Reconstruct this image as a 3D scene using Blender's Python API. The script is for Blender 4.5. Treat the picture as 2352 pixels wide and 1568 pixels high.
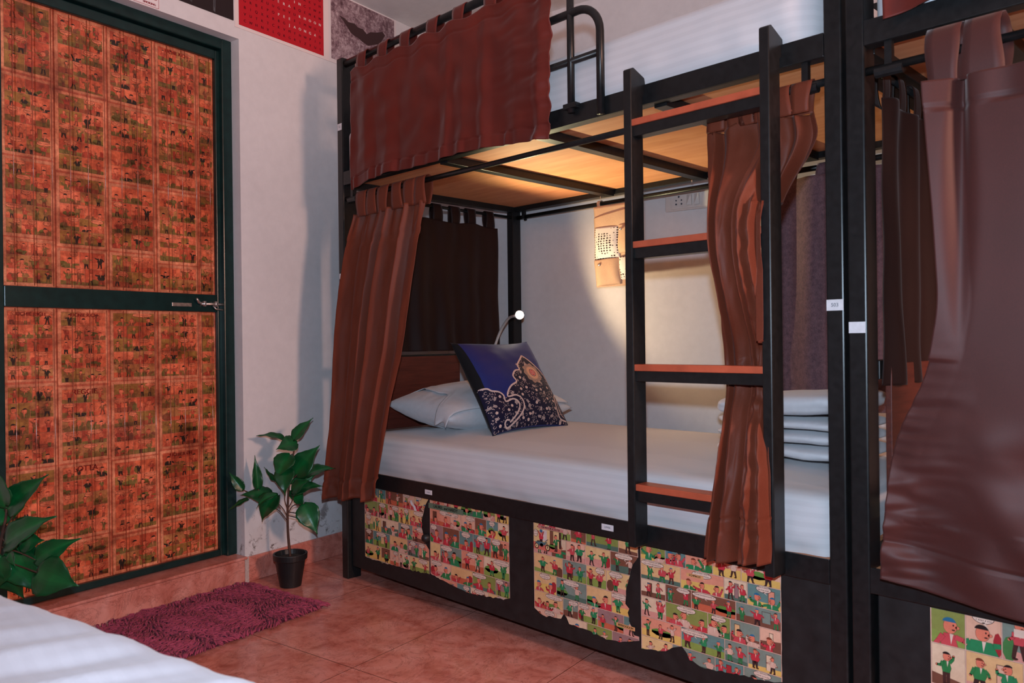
import bpy, bmesh, math, random
from mathutils import Vector, Matrix, noise
R = math.radians
for o in list(bpy.data.objects): bpy.data.objects.remove(o, do_unlink=True)
C = bpy.context.scene.collection
sc = bpy.context.scene

# ------------------------------------------------------------------ camera, world, lights, exposure
sc.view_settings.view_transform = 'Standard'; sc.view_settings.look = 'None'
sc.view_settings.exposure = 0.0; sc.view_settings.gamma = 1.0
sc.view_settings.use_curve_mapping = False
cd = bpy.data.cameras.new('camera'); cam = bpy.data.objects.new('camera', cd); C.objects.link(cam)
cd.sensor_width = 36; cd.lens = 1800 / 2352 * 36; cd.clip_start = 0.05
F = Vector((-math.cos(R(45)), math.sin(R(45)), 0)); RT = Vector((math.sin(R(45)), math.cos(R(45)), 0)); UP = Vector((0, 0, 1))
rl = 0.012
cr = (RT * math.cos(rl) - UP * math.sin(rl)).normalized()
cu = (UP * math.cos(rl) + RT * math.sin(rl)).normalized()
mw = Matrix((( cr.x, cu.x, -F.x, 0), (cr.y, cu.y, -F.y, 0), (cr.z, cu.z, -F.z, 1.0), (0, 0, 0, 1)))
cam.matrix_world = mw
cd.dof.use_dof = True; cd.dof.focus_distance = 3.1; cd.dof.aperture_fstop = 6.5
sc.camera = cam
w = bpy.data.worlds.new('world'); sc.world = w; w.use_nodes = True
w.node_tree.nodes['Background'].inputs[0].default_value = (0.55, 0.6, 0.8, 1); w.node_tree.nodes['Background'].inputs[1].default_value = 0.12

def light(name, kind, loc, energy, color, size=None, aim=None, **kw):
    ld = bpy.data.lights.new(name, kind); ld.energy = energy; ld.color = color
    if kind == 'AREA': ld.shape = 'RECTANGLE'; ld.size, ld.size_y = size
    elif size is not None: ld.shadow_soft_size = size
    for k, v in kw.items(): setattr(ld, k, v)
    o = bpy.data.objects.new(name, ld); C.objects.link(o); o.location = loc
    if aim is not None: o.rotation_euler = (Vector(aim) - Vector(loc)).to_track_quat('-Z', 'Y').to_euler()
    return o
FLASH = light('flash_light', 'SPOT', (0.0, 0.0, 1.145), 148.0, (0.62, 0.80, 1.0), 0.02, (-2.0, 2.0, 1.12), spot_size=R(114), spot_blend=0.7)
WARM = light('room_lamp_light', 'SPOT', (2.2, 1.40, 1.85), 350.0, (1.0, 0.56, 0.42), 0.24, (-3.1, 1.75, 2.0), spot_size=R(124), spot_blend=1.0)
LAMP = (-2.5, 2.55, 1.12)
SPOT = light('reading_lamp_light', 'SPOT', (-2.485, 2.55, 1.125), 25.0, (1.0, 0.72, 0.42), 0.012,
             (-2.485 + .86, 2.55 + .25, 1.125 + .42), spot_size=R(144), spot_blend=0.4)
SPOT2 = light('reading_lamp_beam', 'SPOT', (-2.483, 2.548, 1.127), 34.0, (1.0, 0.95, 0.50), 0.015, (-1.88, 2.48, 1.69), spot_size=R(112), spot_blend=1.0)
CEIL_FILL = light('added_ceiling_fill', 'SPOT', (0.5, -0.7, 1.5), 125.0, (1.0, 0.68, 0.58), 0.3, (-2.75, 2.0, 2.75), spot_size=R(36), spot_blend=1.0)  # added warm fill with no fixture, brightens the ceiling corner
COOL_FILL = light('added_cool_fill', 'AREA', (0.6, -2.2, 1.9), 110.0, (0.66, 0.80, 1.0), (1.2, 1.2), (-2.0, 1.5, 0.9))  # added cool fill behind the camera, no window there

# ------------------------------------------------------------------ colour and material helpers
def s2l(c):
    c = c / 255.0
    return c / 12.92 if c <= 0.04045 else ((c + 0.055) / 1.055) ** 2.4
def L(r, g, b, k=1.0): return (min(s2l(r) * k, .92), min(s2l(g) * k, .92), min(s2l(b) * k, .92), 1)

class NT:
    def __init__(s, name):
        s.m = bpy.data.materials.new(name); s.m.use_nodes = True; s.t = s.m.node_tree
        s.b = s.t.nodes['Principled BSDF']; s.out = s.t.nodes['Material Output']
    def n(s, typ, **kw):
        nd = s.t.nodes.new(typ)
        for k, v in kw.items():
            if k.startswith('i_'): nd.inputs[k[2:].replace('_', ' ')].default_value = v
            else: setattr(nd, k, v)
        return nd
    def l(s, a, b): s.t.links.new(a, b)
    def co(s, kind='Object', scale=(1, 1, 1), rot=(0, 0, 0), loc=(0, 0, 0)):
        tc = s.n('ShaderNodeTexCoord'); mp = s.n('ShaderNodeMapping')
        mp.inputs['Scale'].default_value = scale; mp.inputs['Rotation'].default_value = rot; mp.inputs['Location'].default_value = loc
        s.l(tc.outputs[kind], mp.inputs['Vector']); return mp.outputs['Vector']
    def noise(s, vec, scale, detail=4, rough=.55, dist=0.0):
        nd = s.n('ShaderNodeTexNoise'); nd.inputs['Scale'].default_value = scale; nd.inputs['Detail'].default_value = detail
        nd.inputs['Roughness'].default_value = rough; nd.inputs['Distortion'].default_value = dist
        if vec: s.l(vec, nd.inputs['Vector'])
        return nd.outputs['Fac']
    def ramp(s, fac, stops):
        r = s.n('ShaderNodeValToRGB'); e = r.color_ramp.elements
        while len(e) < len(stops): e.new(0.5)
        for q, (p, c) in zip(e, stops): q.position = p; q.color = c
        s.l(fac, r.inputs['Fac']); return r.outputs['Color']
    def mix(s, fac, a, b, mode='MIX'):
        m = s.n('ShaderNodeMix'); m.data_type = 'RGBA'; m.blend_type = mode
        if isinstance(fac, (int, float)): m.inputs[0].default_value = fac
        else: s.l(fac, m.inputs[0])
        for i, x in ((6, a), (7, b)):
            if isinstance(x, tuple): m.inputs[i].default_value = x
            else: s.l(x, m.inputs[i])
        return m.outputs[2]
    def bump(s, h, strength=.3, dist=.002):
        b = s.n('ShaderNodeBump'); b.inputs['Strength'].default_value = strength; b.inputs['Distance'].default_value = dist
        s.l(h, b.inputs['Height']); s.l(b.outputs['Normal'], s.b.inputs['Normal']); return b
    def set(s, **kw):
        for k, v in kw.items():
            key = {'col': 'Base Color', 'rough': 'Roughness', 'metal': 'Metallic', 'spec': 'Specular IOR Level', 'sheen': 'Sheen Weight',
                   'coat': 'Coat Weight', 'coatr': 'Coat Roughness', 'sheenr': 'Sheen Roughness', 'sss': 'Subsurface Weight', 'em': 'Emission Color', 'ems': 'Emission Strength', 'sheenc': 'Sheen Tint', 'trans': 'Transmission Weight'}[k]
            if hasattr(v, 'links'): s.l(v, s.b.inputs[key])
            else: s.b.inputs[key].default_value = v
        return s.m

def simple(name, col, rough=.5, nscale=0, namt=.15, bump=0, **kw):
    t = NT(name)
    if nscale:
        v = t.co(); f = t.noise(v, nscale)
        dk = tuple(c * (1 - namt) for c in col[:3]) + (1,); lt = tuple(min(c * (1 + namt), 1) for c in col[:3]) + (1,)
        t.set(col=t.ramp(f, [(.3, dk), (.7, lt)]))
        if bump: t.bump(f, bump, .001)
    else: t.set(col=col)
    return t.set(rough=rough, **kw)

M = {}
M['black'] = simple('black_painted_steel', (.0125, .0125, .0130, 1), .33, 60, .25, .05, spec=.3)
M['blackw'] = simple('black_painted_board', (.0150, .0148, .0152, 1), .5, 25, .35, .12, spec=.35)
M['plastic'] = simple('black_plastic', (.010, .010, .011, 1), .45, 30, .1)
M['white_pl'] = simple('white_plastic', L(215, 205, 200), .3, 30, .04)
M['metal'] = simple('worn_steel', (.55, .5, .47, 1), .35, 60, .3, metal=.9)
M['orange'] = simple('varnished_tread_wood', L(190, 90, 62), .42, 14, .18, .1, spec=.3)
M['sticker'] = simple('paper_sticker', L(225, 222, 225), .6, 90, .06)
M['ink'] = simple('dark_ink', L(70, 72, 85), .6)

def wall_mat(name, base, stain=True):
    t = NT(name); v = t.co()
    a = t.noise(v, 3.2, 6); b = t.noise(v, 26, 6, .6)
    c = t.mix(.35, t.ramp(a, [(.3, tuple(x * .90 for x in base[:3]) + (1,)), (.7, base)]), t.ramp(b, [(.35, tuple(x * .86 for x in base[:3]) + (1,)), (.65, base)]))
    if stain:
        # damp marks low on the wall: flaking dark specks and brownish bloom between 10 and 45 cm
        sx = t.n('ShaderNodeSeparateXYZ'); t.l(v, sx.inputs[0])
        mr = t.n('ShaderNodeMapRange'); mr.inputs[1].default_value = .42; mr.inputs[2].default_value = .12; t.l(sx.outputs[2], mr.inputs[0])
        sp = t.noise(v, 17, 7, .7, .6); spr = t.ramp(sp, [(.56, (0, 0, 0, 1)), (.66, (1, 1, 1, 1))])
        mu = t.n('ShaderNodeMath', operation='MULTIPLY'); t.l(mr.outputs[0], mu.inputs[0]); t.l(spr, mu.inputs[1])
        c = t.mix(mu.outputs[0], c, L(96, 80, 74))
        sp2 = t.noise(t.co(loc=(3, 1, 7)), 6, 5, .6); r2 = t.ramp(sp2, [(.50, (0, 0, 0, 1)), (.75, (.5, .5, .5, 1))])
        mu2 = t.n('ShaderNodeMath', operation='MULTIPLY'); t.l(mr.outputs[0], mu2.inputs[0]); t.l(r2, mu2.inputs[1])
        c = t.mix(mu2.outputs[0], c, L(176, 140, 118))
    t.bump(b, .25, .0015)
    return t.set(col=c, rough=.75, spec=.25)
M['wall'] = wall_mat('painted_plaster', (.74, .72, .73, 1))
M['ceil'] = wall_mat('ceiling_paint', (.88, .85, .83, 1), False)

def marble(name, seams):
    t = NT(name); v = t.co()
    n1 = t.noise(t.co(scale=(1, 1.6, 1)), 4.5, 8, .62, 1.4); n2 = t.noise(v, 13, 8, .65, .8)
    c = t.ramp(n1, [(.25, L(168, 84, 70)), (.45, L(208, 124, 108)), (.6, L(224, 152, 138)), (.8, L(234, 172, 160))])
    c2 = t.ramp(n2, [(.35, L(150, 72, 56)), (.55, L(212, 138, 122)), (.8, L(216, 148, 134))])
    c = t.mix(.42, c, c2)
    w1 = t.noise(t.co(loc=(5, 2, 0), scale=(1.4, .8, 1)), 5.5, 10, .7, 2.5)
    vein = t.ramp(w1, [(.488, (0, 0, 0, 1)), (.5, (1, 1, 1, 1)), (.512, (0, 0, 0, 1))])
    c = t.mix(t.mix(.6, (0, 0, 0, 1), vein), c, L(104, 44, 36))
    if seams:
        sx = t.n('ShaderNodeSeparateXYZ'); t.l(v, sx.inputs[0]); fs = []
        for k, (ax, size, off) in enumerate(((0, .555, 1.03), (1, .6, -1.70))):
            a = t.n('ShaderNodeMath', operation='SUBTRACT'); t.l(sx.outputs[ax], a.inputs[0]); a.inputs[1].default_value = off
            d = t.n('ShaderNodeMath', operation='DIVIDE'); t.l(a.outputs[0], d.inputs[0]); d.inputs[1].default_value = size
            f = t.n('ShaderNodeMath', operation='PINGPONG'); t.l(d.outputs[0], f.inputs[0]); f.inputs[1].default_value = .5
            g = t.n('ShaderNodeMath', operation='LESS_THAN'); t.l(f.outputs[0], g.inputs[0]); g.inputs[1].default_value = .0021
            fs.append(g.outputs[0])
        mx = t.n('ShaderNodeMath', operation='MAXIMUM'); t.l(fs[0], mx.inputs[0]); t.l(fs[1], mx.inputs[1])
        c = t.mix(mx.outputs[0], c, L(96, 44, 34))
    return t.set(col=c, rough=.16 if seams else .3, spec=.5)
M['floor'] = marble('polished_marble_tile', True)
M['skirt'] = marble('skirting_marble', False)

def wood(name, a, b, scale=(1, 12, 12), rough=.5, sc_=3.0, bump=.1):
    t = NT(name); n = t.noise(t.co(scale=scale), sc_, 7, .6, .6); n2 = t.noise(t.co(), 2.3, 4)
    c = t.mix(.3, t.ramp(n, [(.3, a), (.7, b)]), t.ramp(n2, [(.3, a), (.7, b)])); t.bump(n, bump, .001)
    return t.set(col=c, rough=rough, spec=.3)
M['ply'] = wood('pale_plywood', L(204, 130, 88), L(228, 160, 116), (1.2, 9, 9), .6)
M['head'] = wood('dark_veneer', L(70, 30, 24), L(108, 50, 38), (30, 2.2, 30), .5)

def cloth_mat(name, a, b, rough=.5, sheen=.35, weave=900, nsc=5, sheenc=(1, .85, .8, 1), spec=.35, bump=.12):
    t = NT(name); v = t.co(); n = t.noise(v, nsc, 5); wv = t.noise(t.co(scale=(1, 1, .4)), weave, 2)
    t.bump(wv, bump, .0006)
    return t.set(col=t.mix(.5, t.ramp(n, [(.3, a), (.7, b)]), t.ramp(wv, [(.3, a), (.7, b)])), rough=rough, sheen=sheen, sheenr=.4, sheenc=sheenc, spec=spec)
M['satin'] = cloth_mat('brown_satin', L(94, 43, 28), L(116, 55, 37), .56, .05, 700, spec=.22)
M['satin_2'] = cloth_mat('dull_brown_satin', L(63, 33, 30), L(78, 39, 36), .55, .22, 700, spec=.3)
M['satin_red'] = cloth_mat('russet_satin', L(86, 29, 24), L(104, 37, 28), .52, .16, 700, spec=.25)
M['satin_shaded'] = cloth_mat('shaded_brown_satin', L(31, 15, 13), L(42, 20, 17), .6, .08, 700, spec=.2)  # brown satin with the shade inside the bunks put into its colour
M['felt'] = cloth_mat('purple_grey_woven', L(70, 52, 62), L(122, 92, 98), .85, .3, 420, 60)
M['canvas'] = cloth_mat('beige_canvas', L(190, 150, 122), L(214, 178, 150), .8, .2, 600)

def sheet_mat(name, axis, base=(.68, .665, .68, 1), amt=.95):
    t = NT(name); v = t.co()
    wv = t.n('ShaderNodeTexWave'); wv.bands_direction = axis; wv.inputs['Scale'].default_value = 12.5; wv.inputs['Distortion'].default_value = .6
    wv.inputs['Detail Scale'].default_value = 1.0
    t.l(v, wv.inputs['Vector'])
    n = t.noise(v, 420, 2); n2 = t.noise(v, 14, 5); t.bump(t.mix(.35, n2, n), .2, .003)
    c = t.ramp(wv.outputs['Fac'], [(.40, tuple(x * amt for x in base[:3]) + (1,)), (.60, base)])
    return t.set(col=c, rough=.62, sheen=.15, spec=.3)
M['sheet'] = sheet_mat('striped_white_sheet', 'Z')
M['sheet_p'] = simple('white_cotton', (.70, .70, .73, 1), .65, 40, .04, .2, sheen=.2)
M['sheet_n'] = sheet_mat('near_white_sheet', 'Y', (.46, .465, .51, 1), .97)

def print_mat(name, stain, rough, coat, groove=False):
    # printed paper: the ink colours are stored on the faces, ageing stains come from noise
    t = NT(name); at = t.n('ShaderNodeAttribute', attribute_name='ink'); v = t.co()
    a = t.noise(v, 9, 6, .65); b = t.noise(v, 55, 5, .7)
    c = at.outputs['Color']
    if stain:
        c = t.mix(.95, c, t.ramp(a, [(.32, (.30, .17, .13, 1)), (.46, (.68, .52, .44, 1)), (.60, (1, .96, .92, 1))]), 'MULTIPLY')
        c = t.mix(.6, c, t.ramp(b, [(.36, (.38, .28, .24, 1)), (.52, (.85, .8, .76, 1)), (.64, (1.15, 1.15, 1.12, 1))]), 'MULTIPLY')
    else:
        c = t.mix(.5, c, t.ramp(b, [(.3, (.78, .72, .68, 1)), (.6, (1, 1, 1, 1))]), 'MULTIPLY')
        c = t.mix(.4, c, t.ramp(a, [(.3, (.75, .66, .6, 1)), (.6, (1, 1, 1, 1))]), 'MULTIPLY')
    if groove:
        sx = t.n('ShaderNodeSeparateXYZ'); t.l(v, sx.inputs[0])
        d = t.n('ShaderNodeMath', operation='DIVIDE'); t.l(sx.outputs[1], d.inputs[0]); d.inputs[1].default_value = .0625
        f = t.n('ShaderNodeMath', operation='PINGPONG'); t.l(d.outputs[0], f.inputs[0]); f.inputs[1].default_value = .5
        r = t.ramp(f.outputs[0], [(0.0, (0, 0, 0, 1)), (.035, (1, 1, 1, 1))])
        m2 = t.mix(.10, r, a); bp = t.bump(m2, .8, .004); t.l(bp.outputs['Normal'], t.b.inputs['Coat Normal'])
    else: t.bump(b, .15, .001)
    return t.set(col=c, rough=rough, coat=coat, coatr=.16, spec=.3)
M['print'] = print_mat('comic_print', False, .45, .25)
M['print_ridge'] = simple('clear_laminate_ridge', L(158, 74, 50, 1.1), .22, coat=1.0, coatr=.18, spec=.8)
M['print_aged'] = print_mat('aged_comic_print', True, .5, .5, True)
_t = NT('poster_print'); _a = _t.n('ShaderNodeAttribute', attribute_name='ink'); M['print_plain'] = _t.set(col=_a.outputs['Color'], rough=.45, spec=.3)
M['green'] = simple('dark_green_door_paint', L(16, 42, 41, 1.0), .28, 30, .25, .12, spec=.4)
def leaf_mat():
    t = NT('glossy_plant_leaf'); at = t.n('ShaderNodeAttribute', attribute_name='ink'); n = t.noise(t.co(), 40, 4)
    c = t.mix(.5, at.outputs['Color'], t.ramp(n, [(.3, (.5, .6, .5, 1)), (.7, (1, 1, 1, 1))]), 'MULTIPLY'); t.bump(n, .25, .002)
    return t.set(col=c, rough=.34, spec=.45)
M['leaf'] = leaf_mat()
M['stem'] = simple('brown_plant_stem', L(70, 40, 28), .7, 50, .3, .3)
_t = NT('purple_chenille_pile'); _n = _t.noise(_t.co(), 7, 4); _n2 = _t.noise(_t.co(), 60, 2)
M['pile'] = _t.set(col=_t.mix(.5, _t.ramp(_n, [(.3, L(126, 50, 64)), (.7, L(168, 76, 96))]), _t.ramp(_n2, [(.3, L(124, 44, 62)), (.7, L(180, 76, 106))])), rough=.85, sheen=.05, spec=.15)

# ------------------------------------------------------------------ mesh builder
class MB:
    def __init__(s): s.v = []; s.f = []; s.c = []; s.mi = []
    def add(s, vs, fs, col=(1, 1, 1), mi=0):
        b = len(s.v); s.v += [tuple(p) for p in vs]
        for f in fs: s.f.append([b + i for i in f]); s.c.append(col); s.mi.append(mi)
        return s
    def hexa(s, p, **k): return s.add(p, [(0, 3, 2, 1), (4, 5, 6, 7), (0, 1, 5, 4), (1, 2, 6, 5), (2, 3, 7, 6), (3, 0, 4, 7)], **k)
    def box(s, x0, x1, y0, y1, z0, z1, **k):
        return s.hexa([(x0, y0, z0), (x1, y0, z0), (x1, y1, z0), (x0, y1, z0), (x0, y0, z1), (x1, y0, z1), (x1, y1, z1), (x0, y1, z1)], **k)
    def prism(s, a, b, wd, ht, up=(0, 0, 1), **k):       # a bar from a to b
        a = Vector(a); b = Vector(b); d = (b - a).normalized(); u = Vector(up); sd = d.cross(u).normalized(); u = sd.cross(d)
        P = []
        for e in (a, b):
            for i, j in ((-1, -1), (1, -1), (1, 1), (-1, 1)): P.append(e + sd * i * wd / 2 + u * j * ht / 2)
        return s.hexa([P[0], P[1], P[2], P[3], P[4], P[5], P[6], P[7]], **k)
    def tube(s, pts, r, n=12, caps=True, **k):
        pts = [Vector(p) for p in pts]; rs = r if isinstance(r, (list, tuple)) else [r] * len(pts); vs = []; fs = []
        prev = None
        for i, p in enumerate(pts):
            d = (pts[min(i + 1, len(pts) - 1)] - pts[max(i - 1, 0)]).normalized()
            if prev is None:
                u = d.orthogonal().normalized()
            else:
                u = (prev - d * prev.dot(d)).normalized()
            prev = u; sd = d.cross(u)
            for j in range(n):
                a = 2 * math.pi * j / n; vs.append(p + (u * math.cos(a) + sd * math.sin(a)) * rs[i])
        for i in range(len(pts) - 1):
            for j in range(n): fs.append((i * n + j, i * n + (j + 1) % n, (i + 1) * n + (j + 1) % n, (i + 1) * n + j))
        if caps: fs.append(tuple(reversed(range(n)))); fs.append(tuple(range((len(pts) - 1) * n, len(pts) * n)))
        return s.add(vs, fs, **k)
    def lathe(s, c, prof, n=32, **k):
        c = Vector(c); vs = []; fs = []
        for r, z in prof:
            for j in range(n):
                a = 2 * math.pi * j / n; vs.append(c + Vector((r * math.cos(a), r * math.sin(a), z)))
        for i in range(len(prof) - 1):
            for j in range(n): fs.append((i * n + j, i * n + (j + 1) % n, (i + 1) * n + (j + 1) % n, (i + 1) * n + j))
        return s.add(vs, fs, **k)
    def grid(s, fn, nu, nv, closeu=False, col=(1, 1, 1), mi=0):
        vs = [fn(i / nu, j / nv) for j in range(nv + 1) for i in range(nu + (0 if closeu else 1))]
        W = nu + (0 if closeu else 1); fs = []
        for j in range(nv):
            for i in range(nu):
                a = j * W + i; b = j * W + (i + 1) % W; fs.append((a, b, b + W, a + W))
        return s.add(vs, fs, col=col, mi=mi)
    def build(s, name, mats, parent=None, loc=(0, 0, 0), smooth=False, bevel=0, solid=0, sub=0, weld=False, angle=None):
        root = parent
        while root is not None and root.parent is not None: root = root.parent
        off = Vector(root.location) if root is not None else Vector(loc)
        me = bpy.data.meshes.new(name)
        me.from_pydata([tuple(Vector(p) - off) for p in s.v], [], s.f); 
        for m in (mats if isinstance(mats, (list, tuple)) else [mats]): me.materials.append(m)
        if any(c != (1, 1, 1) for c in s.c):
            at = me.color_attributes.new('ink', 'FLOAT_COLOR', 'CORNER'); buf = []
            for f, c in zip(s.f, s.c): buf += list(c[:3] + (1,)) * len(f)
            at.data.foreach_set('color', buf)
        me.polygons.foreach_set('material_index', s.mi)
        if smooth: me.polygons.foreach_set('use_smooth', [True] * len(s.f))
        me.update()
        if weld:
            bm = bmesh.new(); bm.from_mesh(me); bmesh.ops.remove_doubles(bm, verts=bm.verts, dist=1e-5); bm.to_mesh(me); bm.free()
        o = bpy.data.objects.new(name, me); C.objects.link(o)
        if parent is not None: o.parent = parent
        else: o.location = off
        if bevel:
            b = o.modifiers.new('bevel', 'BEVEL'); b.width = bevel; b.segments = 2; b.limit_method = 'ANGLE'; b.angle_limit = R(40)
        if solid:
            b = o.modifiers.new('thickness', 'SOLIDIFY'); b.thickness = solid; b.offset = 0
        if sub:
            b = o.modifiers.new('smooth', 'SUBSURF'); b.levels = sub; b.render_levels = sub
        return o

def tag(o, label, cat=None, group=None, kind=None):
    if label: o['label'] = label
    if cat: o['category'] = cat
    if group: o['group'] = group
    if kind: o['kind'] = kind
    return o
def thing(name, loc, label, cat, group=None, kind=None):
    o = bpy.data.objects.new(name, None); C.objects.link(o); o.location = loc; o.empty_display_size = .1
    return tag(o, label, cat, group, kind)
def interp(tab, x):
    # piecewise linear, softened at the knots
    h = .035 * (max(t[0] for t in tab) - min(t[0] for t in tab))
    return sum(interp0(tab, x + d * h) for d in (-1, -.6, -.2, .2, .6, 1)) / 6
def interp0(tab, x):
    tab = sorted(tab)
    if x <= tab[0][0]: return tab[0][1]
    for (a, b), (c, d) in zip(tab, tab[1:]):
        if x <= c:
            t = (x - a) / (c - a); return b + (d - b) * t
    return tab[-1][1]
def lerp(a, b, t): return a + (b - a) * t
def nz(x, y, z=0.0): return noise.noise(Vector((x, y, z)))
def px(u, v, d):                                    # a point at depth d (metres ahead of the camera) for reading positions off the photo
    a, b = (u - 1176) / 1800 * d, -(v - 784) / 1800 * d
    c_, s_ = math.cos(rl), math.sin(rl)
    return F * d + RT * (a * c_ + b * s_) + UP * (-a * s_ + b * c_) + Vector((0, 0, 1))
# text as triangles
_tc = {}
def text_tris(txt):
    if txt in _tc: return _tc[txt]
    cu_ = bpy.data.curves.new('t', 'FONT'); cu_.body = txt; cu_.align_x = 'CENTER'; cu_.align_y = 'CENTER'; cu_.resolution_u = 3
    ob = bpy.data.objects.new('t', cu_); C.objects.link(ob)
    dg = bpy.context.evaluated_depsgraph_get(); me = ob.evaluated_get(dg).to_mesh()
    me.calc_loop_triangles()
    vs = [(v.co.x, v.co.y) for v in me.vertices]; ts = [[vs[i] for i in t.vertices] for t in me.loop_triangles]
    ob.evaluated_get(dg).to_mesh_clear(); bpy.data.objects.remove(ob); bpy.data.curves.remove(cu_)
    _tc[txt] = ts; return ts
def put_text(mb, txt, x, y, h, fn, col=(1, 1, 1), mi=0, wx=1.0, bold=0, layer=0):
    for ox in ([0] if not bold else [-bold, 0, bold]):
        for t in text_tris(txt):
            mb.add([fn(x + (p[0]) * h * 1.35 * wx + ox, y + p[1] * h * 1.35, layer) for p in t], [(0, 1, 2)], col=col, mi=mi)

# ------------------------------------------------------------------ the room (its own axes p, q are turned about 9 degrees from the bunks)
C0 = Vector((-3.358, 2.861, 0)); E1 = Vector((1, .165, 0)).normalized(); E2 = Vector((.165, -1, 0)).normalized()
CEIL = 2.675
def P(p, q, z=0): return C0 + E1 * p + E2 * q + Vector((0, 0, z))
def rbox(mb, p0, p1, q0, q1, z0, z1, **k):
    return mb.hexa([P(p0, q0, z0), P(p0, q1, z0), P(p1, q1, z0), P(p1, q0, z0), P(p0, q0, z1), P(p0, q1, z1), P(p1, q1, z1), P(p1, q0, z1)], **k)
RAZ = math.atan2(E1.y, E1.x)
def local_room(o):
    # turn the object's own axes to the room axes so the tile pattern follows the walls
    me = o.data
    o.location = C0; o.rotation_euler = (0, 0, RAZ)
    inv = (Matrix.Translation(C0) @ Matrix.Rotation(RAZ, 4, 'Z')).inverted()
    me.transform(inv); return o
PW, QW = 6.4, 5.2
o = local_room(rbox(MB(), -.25, PW + .2, -.2, QW + .2, -.1, 0).build('floor', M['floor'])); tag(o, 'polished reddish marble tile floor', kind='structure')
o = rbox(MB(), -.25, PW + .2, -.2, QW + .2, CEIL, CEIL + .1).build('ceiling', M['ceil']); tag(o, 'plain off-white ceiling', kind='structure')
o = rbox(MB(), -.25, PW + .2, -.2, 0, 0, CEIL).build('wall_back', M['wall']); tag(o, 'white plaster wall behind the bunks', kind='structure')
o = rbox(MB(), PW, PW + .2, 0, QW, 0, CEIL).build('wall_right', M['wall']); tag(o, 'white plaster wall at the far right', kind='structure')
o = rbox(MB(), -.25, PW + .2, QW, QW + .2, 0, CEIL).build('wall_front', M['wall']); tag(o, 'white plaster wall behind the camera', kind='structure')
DQ0, DQ1, DZ0, DZ1 = 1.347, 2.50, .112, 2.288
mb = MB()
# left wall with the door opening; the opening's arris is slightly rounded and uneven like the plaster
rbox(mb, -.25, 0, 0, DQ0, 0, CEIL); rbox(mb, -.25, 0, DQ1, QW, 0, CEIL); rbox(mb, -.25, 0, DQ0, DQ1, DZ1, CEIL); rbox(mb, -.25, 0, DQ0, DQ1, 0, DZ0 - .012)
o = mb.build('wall_left', M['wall']); tag(o, 'white plaster wall with the comic covered door', kind='structure')
o = mb = rbox(MB(), .0, .012, .0, DQ0 - .003, 0, .105).build('baseboard_left', M['skirt'], bevel=.003); tag(o, 'marble skirting right of the door', kind='structure')
o = rbox(MB(), .012, .3, 0, .012, 0, .105); rbox(o, .3, PW, 0, .012, 0, .105); o = o.build('baseboard_back', M['skirt'], bevel=.003); tag(o, 'marble skirting along the back wall', kind='structure')
o = rbox(MB(), .0, .016, DQ0 + .01, DQ1 + .9, 0, DZ0 - .014).build('trim_1', M['skirt'], bevel=.004); tag(o, 'marble riser below the door', kind='structure')
o = rbox(MB(), -.10, .024, DQ0 + .002, DQ1, DZ0 - .012, DZ0).build('trim_2', M['skirt'], bevel=.004); tag(o, 'marble threshold slab under the door', kind='structure')
mb = MB()
for k in range(26):
    z = .0 + k * .0041; wv = .004 + .003 * nz(k * .7, 1)
    rbox(mb, .011, .0155, DQ0 - .004 - wv, DQ0 + .008 + wv * .6, z, z + .0045)
o = mb.build('trim_3', simple('cracked_white_grout', L(196, 176, 168), .8, 80, .15, .3)); tag(o, 'cracked white grout at the door corner', kind='structure')

# ------------------------------------------------------------------ printed comic pages
def clip(poly, win):
    # Sutherland-Hodgman against a convex counter-clockwise window
    out = poly
    for i in range(len(win)):
        a, b = win[i], win[(i + 1) % len(win)]; inp = out; out = []
        if not inp: return []
        side = lambda p: (b[0] - a[0]) * (p[1] - a[1]) - (b[1] - a[1]) * (p[0] - a[0])
        for j in range(len(inp)):
            p, q = inp[j - 1], inp[j]; sp, sq = side(p), side(q)
            if (sp >= 0) != (sq >= 0):
                t = sp / (sp - sq); out.append((p[0] + (q[0] - p[0]) * t, p[1] + (q[1] - p[1]) * t))
            if sq >= 0: out.append(q)
    return out
def rect(x0, y0, x1, y1): return [(x0, y0), (x1, y0), (x1, y1), (x0, y1)]
def ell(cx_, cy_, rx, ry, n=12, rot=0, a0=0, a1=2 * math.pi):
    full = abs(a1 - a0 - 2 * math.pi) < 1e-6; m = n if full else n + 1; ps = []
    for i in range(m):
        a = a0 + (a1 - a0) * i / n; x, y = rx * math.cos(a), ry * math.sin(a)
        ps.append((cx_ + x * math.cos(rot) - y * math.sin(rot), cy_ + x * math.sin(rot) + y * math.cos(rot)))
    return ps
def grow(poly, d):
    cx_ = sum(p[0] for p in poly) / len(poly); cy_ = sum(p[1] for p in poly) / len(poly); out = []
    for x, y in poly:
        l = math.hypot(x - cx_, y - cy_) + 1e-9; out.append((cx_ + (x - cx_) * (1 + d / l), cy_ + (y - cy_) * (1 + d / l)))
    return out
def limb(x0, y0, x1, y1, w0, w1):
    l = math.hypot(x1 - x0, y1 - y0) + 1e-9; nx, ny = -(y1 - y0) / l, (x1 - x0) / l
    return [(x0 + nx * w0, y0 + ny * w0), (x0 - nx * w0, y0 - ny * w0), (x1 - nx * w1, y1 - ny * w1), (x1 + nx * w1, y1 + ny * w1)]
def cc(r, g, b, k=1.0): return L(r, g, b, k)[:3]
K_ = 1.55
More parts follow.
